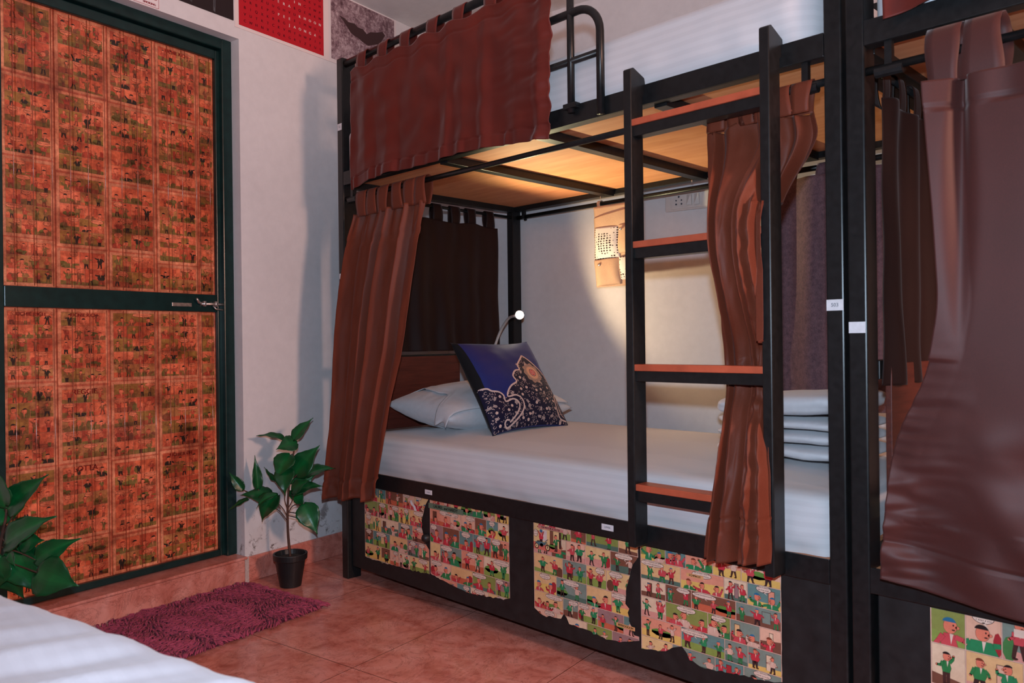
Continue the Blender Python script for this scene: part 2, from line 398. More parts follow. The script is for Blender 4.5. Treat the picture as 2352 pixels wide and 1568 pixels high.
PAL = dict(paper=cc(212, 164, 146, K_), bg=[cc(216, 168, 118, K_), cc(214, 160, 112, K_), cc(112, 124, 114, K_), cc(122, 128, 66, K_), cc(112, 70, 54, K_), cc(200, 130, 106, K_), cc(216, 174, 146, K_), cc(90, 120, 116, K_), cc(140, 106, 104, K_), cc(206, 156, 132, K_)],
           fl=[cc(178, 88, 62, K_), cc(212, 164, 88, K_), cc(122, 138, 66, K_), cc(106, 66, 52, K_), cc(192, 132, 120, K_), cc(74, 98, 86, K_)],
           top=[cc(178, 46, 58, K_), cc(182, 66, 72, K_), cc(38, 112, 62, K_), cc(34, 118, 74, K_), cc(196, 158, 140, K_), cc(178, 50, 60, K_)],
           leg=[cc(62, 36, 34, K_), cc(38, 108, 62, K_), cc(50, 32, 32, K_)], skin=cc(206, 112, 88, K_), line=cc(62, 34, 32, K_), hair=[cc(40, 30, 32), cc(112, 52, 36, K_), cc(36, 96, 128, K_), cc(40, 30, 30)],
           white=cc(216, 178, 162, K_), bush=cc(86, 124, 54, K_), prop=[cc(150, 38, 44, K_), cc(96, 58, 44, K_), cc(60, 110, 60, K_)], text=cc(88, 50, 44))
KD = 2.15
PALD = dict(paper=cc(190, 112, 84, KD), bg=[cc(176, 88, 60, KD), cc(118, 84, 40, KD), cc(168, 84, 56, KD), cc(126, 90, 44, KD), cc(178, 92, 66, KD), cc(150, 66, 44, KD), cc(142, 96, 58, KD), cc(176, 92, 64, KD)],
            fl=[cc(108, 80, 38, KD), cc(160, 72, 46, KD), cc(104, 76, 38, KD), cc(128, 62, 40, KD), cc(168, 84, 56, KD), cc(98, 80, 40, KD)],
            top=[cc(50, 42, 34), cc(140, 56, 40, KD), cc(92, 78, 40, KD), cc(150, 66, 46, KD), cc(104, 62, 38, KD), cc(110, 78, 44, KD), cc(160, 82, 56, KD)],
            leg=[cc(56, 36, 28), cc(80, 70, 34, KD), cc(104, 48, 32, KD)], skin=cc(186, 92, 66, KD), line=cc(104, 48, 34, 1.2), hair=[cc(44, 32, 28), cc(120, 46, 32, KD), cc(170, 84, 52, KD), cc(50, 36, 30)],
            white=cc(188, 100, 72, KD), bush=cc(86, 76, 34, KD), prop=[cc(138, 52, 36, KD), cc(104, 58, 38, KD), cc(88, 74, 36, KD)], text=cc(120, 52, 36))
class Art:
    def __init__(s): s.p = []
    def add(s, poly, col, layer): s.p.append((poly, col, layer))
    def emit(s, mb, fn, wins):
        for poly, col, layer in s.p:
            ar = sum(poly[i - 1][0] * poly[i][1] - poly[i][0] * poly[i - 1][1] for i in range(len(poly)))
            if ar < 0: poly = poly[::-1]
            for wn in wins:
                q = clip(poly, wn)
                if len(q) > 2: mb.add([fn(x, y, layer) for x, y in q], [tuple(range(len(q)))], col=col)
def bubble(art, x, y, rx, ry, win, pal, rnd, tail):
    art.add(clip(ell(x, y, rx + .0012, ry + .0012, 16), win), pal['line'], 8)
    art.add(clip(ell(x, y, rx, ry, 16), win), pal['white'], 9)
    art.add(clip([(x - .003, y - ry * .8), (x + .003, y - ry * .8), tail], win), pal['white'], 9)
    n = max(1, int(ry * 2 / .0075)); 
    for i in range(n):
        yy = y + ry - (i + .75) * ry * 2 / (n + .5); hw = rx * math.sqrt(max(0, 1 - ((yy - y) / ry) ** 2)) * .82; xx = x - hw
        while xx < x + hw:                                          # pen strokes standing for the hand lettering, too small to read
            l = rnd.uniform(.0012, .0026); art.add(clip([(xx, yy), (xx + l * .5, yy - .0006), (xx + l, yy + .0018), (xx + l * .4, yy + .0026)], win), pal['text'], 10); xx += l + rnd.choice((.0007, .0007, .0022))
def figure(art, x, y0, h, win, pal, rnd, top=None, fat=1.0, d=1):
    sk, ln = pal['skin'], pal['line']; top = top or rnd.choice(pal['top']); leg = rnd.choice(pal['leg']); hr = rnd.choice(pal['hair']); o = .00055
    def put(poly, col, ly):
        art.add(clip(grow(poly, o), win), ln, ly - 1); art.add(clip(poly, win), col, ly)
    st = rnd.uniform(.05, .16) * h; wd = .13 * h * fat
    for sg in (-1, 1):
        fx = x + sg * st; put(limb(x + sg * .05 * h, y0 + .42 * h, fx, y0 + .04 * h, .06 * h * fat, .04 * h), leg, 4)
        put(ell(fx + d * .03 * h, y0 + .025 * h, .07 * h, .03 * h, 8), ln, 4)
    put([(x - wd * .8, y0 + .36 * h), (x + wd * .8, y0 + .36 * h), (x + wd * 1.15, y0 + .5 * h), (x + wd * .7, y0 + .70 * h), (x - wd * .7, y0 + .70 * h), (x - wd * 1.1, y0 + .52 * h)], top, 5)
    art.add(clip([(x + d * .01 * h, y0 + .7 * h), (x + d * .07 * h, y0 + .7 * h), (x + d * .03 * h, y0 + .52 * h)], win), pal['white'], 6)
    for sg in (-1, 1):
        ax, ay = x + sg * wd * .8, y0 + .66 * h; ang = rnd.uniform(-1.5, 1.2); ex, ey = ax + sg * .13 * h * math.cos(ang), ay + .13 * h * math.sin(ang)
        put(limb(ax, ay, ex, ey, .045 * h, .04 * h), top, 6); a2 = ang + rnd.uniform(-.6, 1.4); hx, hy = ex + sg * .11 * h * math.cos(a2), ey + .11 * h * math.sin(a2)
        put(limb(ex, ey, hx, hy, .04 * h, .03 * h), top, 6); put(ell(hx, hy, .035 * h, .035 * h, 8), sk, 6)
    hx, hy = x + d * .02 * h, y0 + .83 * h
    put(ell(hx, hy, .105 * h, .13 * h, 14, d * -.1), sk, 7)
    put(ell(hx + d * .11 * h, hy - .01 * h, .035 * h, .028 * h, 8), sk, 7)
    art.add(clip(ell(hx - d * .015 * h, hy + .06 * h, .105 * h, .085 * h, 10, 0, .1 if d > 0 else .3, math.pi - .1), win), hr, 8)
    art.add(clip(ell(hx + d * .05 * h, hy + .02 * h, .014 * h, .018 * h, 6), win), ln, 8)
    art.add(clip(ell(hx + d * .05 * h, hy - .06 * h, .03 * h, .014 * h, 6), win), ln, 8)
def cell(art, x0, y0, x1, y1, pal, rnd, plain=False):
    win = rect(x0, y0, x1, y1); w_, h_ = x1 - x0, y1 - y0
    art.add(rect(x0 - .0004, y0 - .0004, x1 + .0004, y1 + .0004), pal['line'], 1)
    bg = rnd.choice(pal['bg']); art.add(win, bg, 2)
    fl = rnd.choice(pal['fl']); hy = y0 + h_ * rnd.uniform(.18, .42)
    art.add(clip([(x0, y0), (x1, y0), (x1, hy + rnd.uniform(-.15, .15) * h_), (x0, hy)], win), fl, 3)
    k = rnd.random()
    if k < .3: art.add(clip(ell(x0 + w_ * rnd.random(), hy, w_ * .28, h_ * .2, 9), win), pal['bush'], 3)
    elif k < .55:
        xx = x0 + w_ * rnd.uniform(.05, .7); art.add(clip(rect(xx, hy * .6 + y0 * .4, xx + w_ * .2, y0 + h_ * .85), win), pal['line'], 3)
        art.add(clip(rect(xx + .0012, hy * .6 + y0 * .4, xx + w_ * .2 - .0012, y0 + h_ * .85 - .0012), win), rnd.choice(pal['bg'] + pal['prop']), 3.5)
    elif k < .7: art.add(clip(ell(x0 + w_ * rnd.choice((.12, .9)), hy, w_ * .13, h_ * .3, 9), win), rnd.choice(pal['prop']), 3.5)
    n = 1 if w_ < h_ * 1.15 else 2
    if w_ > h_ * 2.3: n = 3
    big = rnd.random() < .33; tops = pal['top'][:]; rnd.shuffle(tops)
    for i in range(n):
        fh = h_ * (rnd.uniform(1.25, 1.6) if big else rnd.uniform(.80, .98)); fx = x0 + w_ * ((i + .5) / n + rnd.uniform(-.07, .07))
        figure(art, fx, y0 + h_ * (-.72 if big else rnd.uniform(-.02, .06)), fh, win, pal, rnd, tops[i], rnd.choice((.9, 1.25, 1.7)), 1 if i == 0 else -1)
    if rnd.random() < .55 and not plain:
        bw = w_ * rnd.uniform(.20, .34); bx = x0 + w_ * rnd.choice((.3, .5, .7)); by = y1 - h_ * .13
        bubble(art, bx, by, bw, h_ * .15, win, pal, rnd, (bx + .01, by - h_ * .26))
def layout(art, x0, y0, x1, y1, pal, rnd, rh=.058, cw=.062, gut=.0026, top_cut=.5):
    y = y1 + rh * top_cut * rnd.random()
    while y > y0:
        h_ = rh * rnd.uniform(.92, 1.12); x = x0
        while x < x1 - .004:
            w_ = cw * rnd.choice((.8, 1.0, 1.25, 1.6)); 
            if x + w_ > x1 - cw * .5: w_ = x1 - x
            cell(art, x + gut / 2, y - h_ + gut / 2, x + w_ - gut / 2, y - gut / 2, pal, rnd); x += w_
        y -= h_

# ------------------------------------------------------------------ the door
PD = -.078
door = thing('door_1', P(-.07, 1.86, DZ0), 'comic covered dark green door', None, kind='structure')
mb = MB()
rbox(mb, -.145, -.052, DQ0, 1.395, DZ0, DZ1); rbox(mb, -.145, -.052, 1.395, DQ1 + 0, DZ1 - .045, DZ1); rbox(mb, -.145, -.052, DQ1 - .045, DQ1, DZ0, DZ1 - .045)
mb.build('door_frame', M['green'], door, bevel=.004)
q0, q1 = 1.378, 2.44
mb = MB(); a_, b_ = -.128, PD
rbox(mb, a_, b_ - .012, q0, q1, DZ0 + .004, DZ1 - .05)
rbox(mb, a_, b_ + .006, q0, 1.414, DZ0 + .004, DZ1 - .05); rbox(mb, a_, b_ + .006, 2.222, q1, DZ0 + .004, DZ1 - .05)
for z0_, z1_ in ((DZ0 + .004, .142), (1.138, 1.21), (2.20, DZ1 - .05)): rbox(mb, a_, b_ + .006, 1.414, 2.222, z0_, z1_)
leaf = mb.build('door_leaf', M['green'], door, bevel=.003)
mb = MB()
for z0_, z1_ in ((.140, 1.139), (1.209, 2.201)): rbox(mb, PD - .0125, PD - .0119, 1.413, 2.223, z0_, z1_, col=cc(168, 86, 62, 1.7))
mb.build('paper_backing', M['print_aged'], leaf)
def door_fn(x, y, layer): return P(PD - .0115 + layer * .00022, 3.636 - x, y)    # x runs left to right as seen: x = 3.636 - q
rnd = random.Random(11); XD = lambda q: 3.636 - q
colq = [2.222, 2.048, 1.861, 1.671, 1.487, 1.414]
rows_u = [[2.20, 1.94, 1.656, 1.378, 1.21], [2.20, 1.919, 1.625, 1.357, 1.21], [2.20, 1.917, 1.616, 1.357, 1.21], [2.20, 1.909, 1.619, 1.324, 1.21], [2.20, 1.90, 1.63, 1.33, 1.21]]
rows_l = [[1.138, .876, .579, .337, .142], [1.138, .859, .58, .303, .142], [1.138, .869, .572, .285, .142], [1.138, .866, .586, .307, .142], [1.138, .86, .58, .31, .142]]
titles = {(1, 1, 1): 'REGGIE', (1, 3, 2): 'RICHIE RICH', (1, 1, 2): 'LOTTA', (1, 1, 0): 'RICHIE RICH', (0, 3, 0): 'RICHIE RICH', (1, 0, 0): 'RICHIE RICH'}
first = True
for half, rows in enumerate((rows_u, rows_l)):
    for ci in range(5):
        xa, xb = XD(colq[ci]) + .002, XD(colq[ci + 1]) - .002
        for ri in range(4):
            zt, zb = rows[ci][ri] - .0015, rows[ci][ri + 1] + .0015
            art = Art(); wob = rnd.uniform(-.004, .004)
            pg = [(xa + rnd.uniform(0, .003), zb + rnd.uniform(0, .004)), (xb - rnd.uniform(0, .003), zb + rnd.uniform(0, .004)), (xb - rnd.uniform(0, .003), zt - rnd.uniform(0, .003)), (xa + rnd.uniform(0, .003), zt - rnd.uniform(0, .003))]
            shade = rnd.uniform(.78, 1.05); pal = dict(PALD); pal['paper'] = tuple(c * shade for c in PALD['paper'])
            art.add(pg, pal['paper'], 0)
            mg = .012 if ci < 4 else .006
            n_r = max(1, round((zt - zb - .02) / .053)); n_c = 2 if ci < 4 else 1; rh = (zt - zb - .022) / n_r
            for r_ in range(n_r):
                x = xa + mg; split = rnd.uniform(.42, .58); wds = [split, 1 - split] if n_c == 2 and rnd.random() < .85 else ([1] if n_c == 1 or rnd.random() < .4 else [.33, .34, .33])
                for wf in wds:
                    w_ = (xb - xa - 2 * mg) * wf; y1 = zt - .011 - r_ * rh
                    cell(art, x + .001, y1 - rh + .001, x + w_ - .001, y1 - .001, pal, rnd); x += w_
            mb = MB(); art.emit(mb, door_fn, [pg if True else None])
            tt = titles.get((half, ci, ri))
            if tt: put_text(mb, tt, (xa + xb) / 2, zt - .022, .013 if len(tt) > 8 else .020, door_fn, col=cc(150, 40, 28, 1.3), bold=.0008, layer=12)
            mb.build('comic_page', M['print_aged'], leaf)
mb = MB()
for z0_, z1_ in ((.146, 1.134), (1.214, 2.197)):
    for k in range(13):
        q_ = 1.432 + k * .0625; mb.tube([P(PD - .0095, q_, z0_), P(PD - .0095, q_ + .001, z1_)], .0014, 8, col=cc(150, 70, 48, 1.5))
mb.build('laminate_ridges', M['print_ridge'], leaf, smooth=True)
# sliding bolt
mb = MB(); rbox(mb, PD + .006, PD + .010, 1.535, 1.62, 1.157, 1.172); bolt = mb.build('door_bolt', M['metal'], door, bevel=.001)
mb = MB(); pts = [P(PD + .016, q, 1.170) for q in (1.372, 1.50)]; mb.tube(pts, .0055, 10); rbox(mb, PD + .006, PD + .024, 1.478, 1.488, 1.160, 1.181); rbox(mb, PD + .006, PD + .024, 1.425, 1.435, 1.160, 1.181)
mb.tube([P(PD + .016, 1.495, 1.17), P(PD + .02, 1.510, 1.176), P(PD + .03, 1.525, 1.190)], [.005, .006, .004], 8)
mb.tube([P(PD + .012, 1.44, 1.163), P(PD + .018, 1.43, 1.150), P(PD + .014, 1.378, 1.146)], .0035, 8)
mb.build('bolt_rod', M['metal'], bolt, smooth=True)

# ------------------------------------------------------------------ things on the left wall
def wall_fn(x, y, layer): return P(.0032 + layer * .0003, 3.0 - x, y)
XW = lambda q: 3.0 - q
mb = MB()                                                # red letter poster with a white border
xa, xb, za, zb = XW(1.367), XW(.857), 2.334, 2.660
rbox(mb, .0005, .0030, .857, 1.367, za, zb, col=cc(205, 192, 190, 1.3))
mb.add([wall_fn(*p, 0) for p in rect(XW(1.348), 2.348, XW(.888), 2.652)], [(0, 1, 2, 3)], col=cc(190, 26, 40, .95))
rowsT = ['CWHNXLQKGRTZYUI', 'VUTKTCKVMYHWPIF', 'BIQXKRBGJAONGAO', 'GRBEPOPEEEIMWUL', 'RKDXUUGHVUKHOON', 'AYTSMDERABQEMKW', 'LOWPNFCXTINCYWP', 'EZGJSHATKBUAKVH', 'MPOCRTEYALIDNXU', 'SHQFLYVNIGKRTAE']
whiteT = {2: range(8, 14), 3: range(6, 9), 4: range(10, 15), 5: range(6, 9), 6: range(9, 11)}
x0_, x1_ = XW(1.348) + .03, XW(.888) - .022
for r_, row in enumerate(rowsT):
    for c_, ch in enumerate(row):
        xx = lerp(x0_, x1_, c_ / 14); zz = 2.372 + r_ * .0285
        if zz > 2.645: continue
        wh = r_ in whiteT and c_ in whiteT[r_]
        put_text(mb, ch, xx, zz, .0125, wall_fn, col=cc(226, 205, 200, 1.3) if wh else cc(96, 14, 30), bold=.0006, layer=1)
mb.v = mb.v; o = mb.build('letter_poster', M['print_plain'], loc=P(0, 1.11, 2.334)); tag(o, 'red poster covered in a grid of letters, above and right of the door', 'poster')
mb = MB(); rbox(mb, .0005, .003, 1.373, 1.80, 2.357, 2.655, col=cc(40, 30, 32))
rn = random.Random(5)
for k in range(16):
    x = XW(1.78) + k * .026; g = rn.uniform(.6, 1.3); y0_ = 2.36 + rn.uniform(0, .05)
    if k in (3, 4, 7, 8, 9, 12): mb.add([wall_fn(*p, 0) for p in [(x, y0_), (x + .009, y0_ - .004), (x + .014, 2.6), (x + .002, 2.65)]], [(0, 1, 2, 3)], col=cc(84, 84, 88, g)); mb.add([wall_fn(*p, 1) for p in [(x + .003, y0_ + .02), (x + .006, y0_ + .01), (x + .011, 2.6)]], [(0, 1, 2)], col=cc(48, 44, 46))
o = mb.build('dark_poster', M['print_plain'], loc=P(0, 1.55, 2.357)); tag(o, 'dark poster with grey vertical streaks directly above the door', 'poster')
t = NT('mottled_photo_print'); n1 = t.noise(t.co(), 16, 10, .72, .6); n2 = t.noise(t.co(loc=(3, 3, 3)), 60, 8, .75, .3)
c_ = t.mix(.5, t.ramp(n1, [(.36, L(70, 44, 52)), (.5, L(130, 104, 112)), (.62, L(196, 176, 180))]), t.ramp(n2, [(.38, L(66, 40, 48)), (.5, L(140, 112, 120)), (.62, L(212, 194, 196))])); M['mottle'] = t.set(col=c_, rough=.5, spec=.3)
mb = MB(); rbox(mb, .0005, .003, .40, .857, 2.334, 2.672, mi=0)
mb.add([wall_fn(*p, 0) for p in rect(XW(.842), 2.352, XW(.416), 2.667)], [(0, 1, 2, 3)], mi=1)
def on_wall(u, v):
    d = px(u, v, 1.0) - Vector((0, 0, 1)); t = (C0 - Vector((0, 0, 1))).dot(E1) / d.dot(E1); X = d * t + Vector((0, 0, 1)); return XW((X - C0).dot(E2)), X.z
silh = [on_wall(500 + a / 5.113, b / 5.113) for a, b in ((1420, 180), (1480, 212), (1530, 262), (1600, 278), (1640, 322), (1700, 345), (1745, 402), (1790, 378), (1850, 385), (1930, 375), (1960, 420), (1900, 520), (1760, 540), (1690, 490), (1640, 445), (1600, 425), (1555, 385), (1525, 335), (1480, 262))]
mb.add([wall_fn(*p, 1) for p in silh], [tuple(range(len(silh)))], mi=2)
o = mb.build('photo_poster', [simple('white_poster_border', L(205, 196, 196, 1.2), .5), M['mottle'], simple('silhouette_ink', L(58, 34, 36), .6)], loc=P(0, .63, 2.334)); tag(o, 'mottled grey and maroon photo poster with a dark slanting silhouette, beside the ceiling corner', 'poster')
mb = MB(); rbox(mb, .0005, .002, 1.699, 1.86, 2.289, 2.36, col=cc(215, 205, 205, 1.2))
sx0, sx1 = XW(1.856), XW(1.703)
for r__ in (rect(sx0, 2.2925, sx1, 2.2940), rect(sx0, 2.3545, sx1, 2.356), rect(sx0, 2.2925, sx0 + .0015, 2.356), rect(sx1 - .0015, 2.2925, sx1, 2.356)): mb.add([wall_fn(*p, -2) for p in r__], [(0, 1, 2, 3)], col=cc(150, 30, 45))
put_text(mb, 'SMOKING', XW(1.741), 2.303, .0085, wall_fn, col=cc(150, 24, 40), bold=.0006, layer=-1)
put_text(mb, 'NO', XW(1.735), 2.332, .026, wall_fn, col=cc(170, 20, 36), bold=.0022, layer=-1)
ring = [wall_fn(XW(1.82) + .028 * math.cos(a) * r, 2.326 + .028 * math.sin(a) * r, -1) for a in [i * math.pi / 12 for i in range(24)] for r in (1, .78)]
mb.add(ring, [(2 * i, 2 * i + 1, (2 * i + 3) % 48, (2 * i + 2) % 48) for i in range(24)], col=cc(170, 20, 36))
o = mb.build('no_smoking_sign', M['print_plain'], loc=P(0, 1.78, 2.289)); tag(o, 'small white NO SMOKING sticker with red letters just above the door opening', 'sign')
# switchboard on the back wall
sw = thing('switch_board', P(1.42, 0, 1.63), 'long white electrical switch board with round sockets on the back wall', 'switch board')
mb = MB(); rbox(mb, 1.322, 1.60, .0, .016, 1.587, 1.672); mb.build('back_box', M['white_pl'], sw, bevel=.004)
mb = MB(); rbox(mb, 1.352, 1.592, .016, .022, 1.594, 1.666); plate = mb.build('cover_plate', M['white_pl'], sw, bevel=.002)
for p_ in (1.432, 1.468):
    mb = MB(); mb.hexa([P(p_, .021, 1.606), P(p_, .034, 1.606), P(p_ + .024, .028, 1.606), P(p_ + .024, .021, 1.606), P(p_, .021, 1.654), P(p_, .026, 1.654), P(p_ + .024, .040, 1.654), P(p_ + .024, .021, 1.654)]); mb.build('rocker_switch', M['white_pl'], sw, bevel=.0015)
for cx_ in (1.392, 1.548):
    mb = MB()
    for dx, dz, r_ in ((0, .020, .0048), (-.013, .004, .0036), (.013, .004, .0036), (-.013, -.013, .0042), (.013, -.013, .0042)):
        mb.tube([P(cx_ + dx, .0215, 1.629 + dz), P(cx_ + dx, .0228, 1.629 + dz)], r_, 12)
    mb.build('socket_hole', M['ink'], sw)

# ------------------------------------------------------------------ bunk beds
YF, YB = 1.85, 2.925
def sticker(mb_fn_txt, parent, x0, x1, y, z0, z1, txt, name='paper_sticker', lab=None):
    mb = MB(); mb.box(x0, x1, y - .0012, y, z0, z1)
    fn = lambda x, z, l: Vector((x, y - .0018, z))
    if txt: put_text(mb, txt, (x0 + x1) / 2, (z0 + z1) / 2, (z1 - z0) * .34, fn, mi=1, wx=min(1, .9 * (x1 - x0) / (len(txt) * (z1 - z0) * .34 * .9)))
    o = mb.build(name, [M['sticker'], M['ink']], parent)
    if lab: o['label'] = lab
    return o
def rounded_post(x0, x1, y0, y1, z0, z1, parent, name='post'):
    mb = MB().box(x0, x1, y0, y1, z0, z1); return mb.build(name, M['black'], parent, bevel=.004)
def comic_panel(parent, x0, x1, ztop, bottoms, seed, title=None, bite=None, rh=.058, cw=.06, extra=None):
    rnd = random.Random(seed); art = Art(); zb = min(b for _, b in bottoms) - .03
    art.add(rect(x0, zb, x1, ztop), PAL['paper'], 0)
    layout(art, x0 + .001, zb, x1 - .001, ztop, PAL, rnd, rh, cw)
    if extra: extra(art, rnd)
    # torn outline: columns with their own lower edge, and a right edge that is bitten into
    xs = [x0]
    while xs[-1] < x1 - .012: xs.append(xs[-1] + rnd.uniform(.006, .016))
    xs[-1] = x1
    def lo(x):
        b = sorted(bottoms)
        v = b[0][1]
        for (a, c), (d, e) in zip(b, b[1:]):
            if a <= x <= d: v = lerp(c, e, (x - a) / (d - a))
            elif x > d: v = e
        return v + .006 * nz(x * 60, seed) + .004 * nz(x * 160, seed + 3)
    zmid = max(lo(x) for x in xs) + .002; wins = []
    for a, b in zip(xs, xs[1:]):
        wins.append([(a, lo(a)), (b, lo(b)), (b, zmid), (a, zmid)])
    n = 22
    for i in range(n):
        z0_, z1_ = lerp(zmid, ztop, i / n), lerp(zmid, ztop, (i + 1) / n)
        def re(z):
            c = 0
            if bite: c = max(0, 1 - abs(z - bite[0]) / bite[1]) ** .5 * bite[2] * (1 + .3 * nz(z * 60, seed))
            return x1 - c - .002 * abs(nz(z * 90, seed))
        wins.append([(x0, z0_), (re(z0_), z0_), (re(z1_), z1_), (x0, z1_)])
    mb = MB(); fn = lambda x, z, l: Vector((x, 1.8665 - l * .00016, z))
    art.emit(mb, fn, wins)
    if title:
        for tt, tx, tz, th, tc in title:
            wdt = len(tt) * th * .95
            mb.add([fn(*p, 11.5) for p in rect(tx - wdt / 2 - .004, tz - th * .8, tx + wdt / 2 + .004, tz + th * .8)], [(0, 1, 2, 3)], col=tc[0])
            put_text(mb, tt, tx, tz, th, fn, col=tc[1], bold=th * .05, layer=12.5, wx=.92)
    o = mb.build('comic_panel', M['print'], parent)
    return o

def bunk(x0, x1, label, second=False):
    t = thing('bunk_bed', ((x0 + x1) / 2, (YF + YB) / 2, 0), label, 'bunk bed', 'black metal bunk beds')
    pw = .042
    # posts
    for xa in (x0, x1 - pw):
        rounded_post(xa, xa + pw, YF, YF + .068, 0, 2.215, t); rounded_post(xa, xa + pw, YB - .06, YB, 0, 2.2, t)
    xi, xj = x0 + pw, x1 - pw
    # long rails: the front ones are angle iron
    for nm, z0, z1 in (('upper_rail', 1.67, 1.727), ('lower_rail', .412, .471)):
        mb = MB().box(xi, xj, YF, YF + .006, z0, z1).box(xi, xj, YF + .006, YF + .04, z0, z0 + .005); mb.build(nm, M['black'], t, bevel=.0015)
        mb = MB().box(xi, xj, YB - .045, YB - .005, z0, z1); mb.build(nm, M['black'], t, bevel=.002)
    for xa in (x0 + .004, x1 - .044):
        for z0 in (1.665, .415, 2.15):
            mb = MB().box(xa, xa + .04, YF + .06, YB - .055, z0, z0 + .04); mb.build('end_rail', M['black'], t, bevel=.002)
    MB().box(xi, xj, YB - .04, YB - .01, 2.15, 2.185).build('guard_rail', M['black'], t, bevel=.002)
    # cross slats under the plywood
    xs = [x0 + .645, x0 + 1.13, x0 + 1.60] if not second else [x0 + .25, x0 + .52, x0 + .98]
    for xa in xs:
        MB().box(xa, xa + .042, YF + .03, YB - .045, 1.662, 1.692).build('cross_slat', M['black'], t, bevel=.0015)
        MB().tube([(xa - .012, YB - .075, 1.664), (xa - .012, YB - .075, 1.655)], .004, 8).build('bolt', M['metal'], t)
        MB().box(xa - .01, xa + .052, YF + .008, YF + .05, 1.6755, 1.679).build('bracket_plate', M['black'], t, bevel=.001)
    MB().box(xi, xj, YF + .01, YB - .046, 1.693, 1.705).build('plywood_base', M['ply'], t)
    MB().box(xi, xj, YF + .01, YB - .046, .450, .462).build('plywood_base', M['ply'], t)
    # curtain rods front, back and left end
    MB().tube([(xi, YF + .016, 1.613), (xj, YF + .016, 1.613)], .0095, 12).build('curtain_rod', M['black'], t, smooth=True)
    MB().tube([(xi, YB - .022, 1.640), (xj, YB - .022, 1.640)], .0105, 12).build('curtain_rod', M['black'], t, smooth=True)
    MB().tube([(x0 + .03, YF + .06, 1.640), (x0 + .03, YB - .05, 1.640)], .0075, 12).build('curtain_rod', M['black'], t, smooth=True)
    MB().tube([(xi, YF + .02, 2.190), (x1 - .9, YF + .02, 2.190)], .015, 12).build('curtain_rod', M['black'], t, smooth=True)
    for xa in (xi + .05, xj - .05):
        mb = MB().box(xa - .008, xa + .008, YB - .035, YB - .018, 1.63, 1.672); mb.tube([(xa, YB - .022, 1.626), (xa + .012, YB - .022, 1.626)], .006, 8); mb.build('rod_bracket', M['black'], t)
        mb = MB().box(xa - .008, xa + .008, YF + .008, YF + .024, 1.604, 1.672); mb.tube([(xa - .03, YF + .016, 1.605), (xa + .03, YF + .016, 1.605)], .013, 10); mb.build('rod_bracket', M['black'], t)
    # guard arch bent from tube
    xg = x0 + 1.44; zt = 2.005; r_ = .085; yg = YF - .012
    pts = [(x0 + .75, yg, zt)] + [(xg - r_ + r_ * math.sin(a), yg, zt - r_ + r_ * math.cos(a)) for a in [i * math.pi / 2 / 8 for i in range(9)]] + [(xg, yg, 1.672)]
    g = MB().tube(pts, .0125, 14).build('guard_arch', M['black'], t, smooth=True)
    MB().tube([(x0 + .75, yg, 1.858), (xg, yg, 1.858)], .0105, 12).build('cross_tube', M['black'], g, smooth=True)
    MB().tube([(xg - .115, yg, 1.70), (xg - .115, yg, 2.17)], .0115, 12).build('upright_tube', M['black'], g, smooth=True)
    MB().box(xg - .14, xg - .088, yg - .012, yg + .012, 1.712, 1.728).build('tube_clamp', M['black'], g, bevel=.002)
    # storage box with the comic covered fronts
    bx = MB().box(x0 + .052, x1 - .047, YF + .018, YB - .02, .055, .411).build('storage_box', M['blackw'], t, bevel=.003)
    # headboard
    MB().box(x0 + .045, x0 + .060, YF + .10, YF + .628, .62, .937).build('headboard', M['head'], t, bevel=.002)
    MB().box(x0 + .012, x0 + .044, YF + .07, YB - .06, .90, .945).build('head_rail', M['black'], t, bevel=.002)
    return t, bx

bed, box1 = bunk(-2.893, -.748, 'black metal bunk bed with ladder and white sheets, left of the two')
bed2, box2 = bunk(-.738, 1.40, 'black metal bunk bed behind the large brown curtain at the right edge', True)
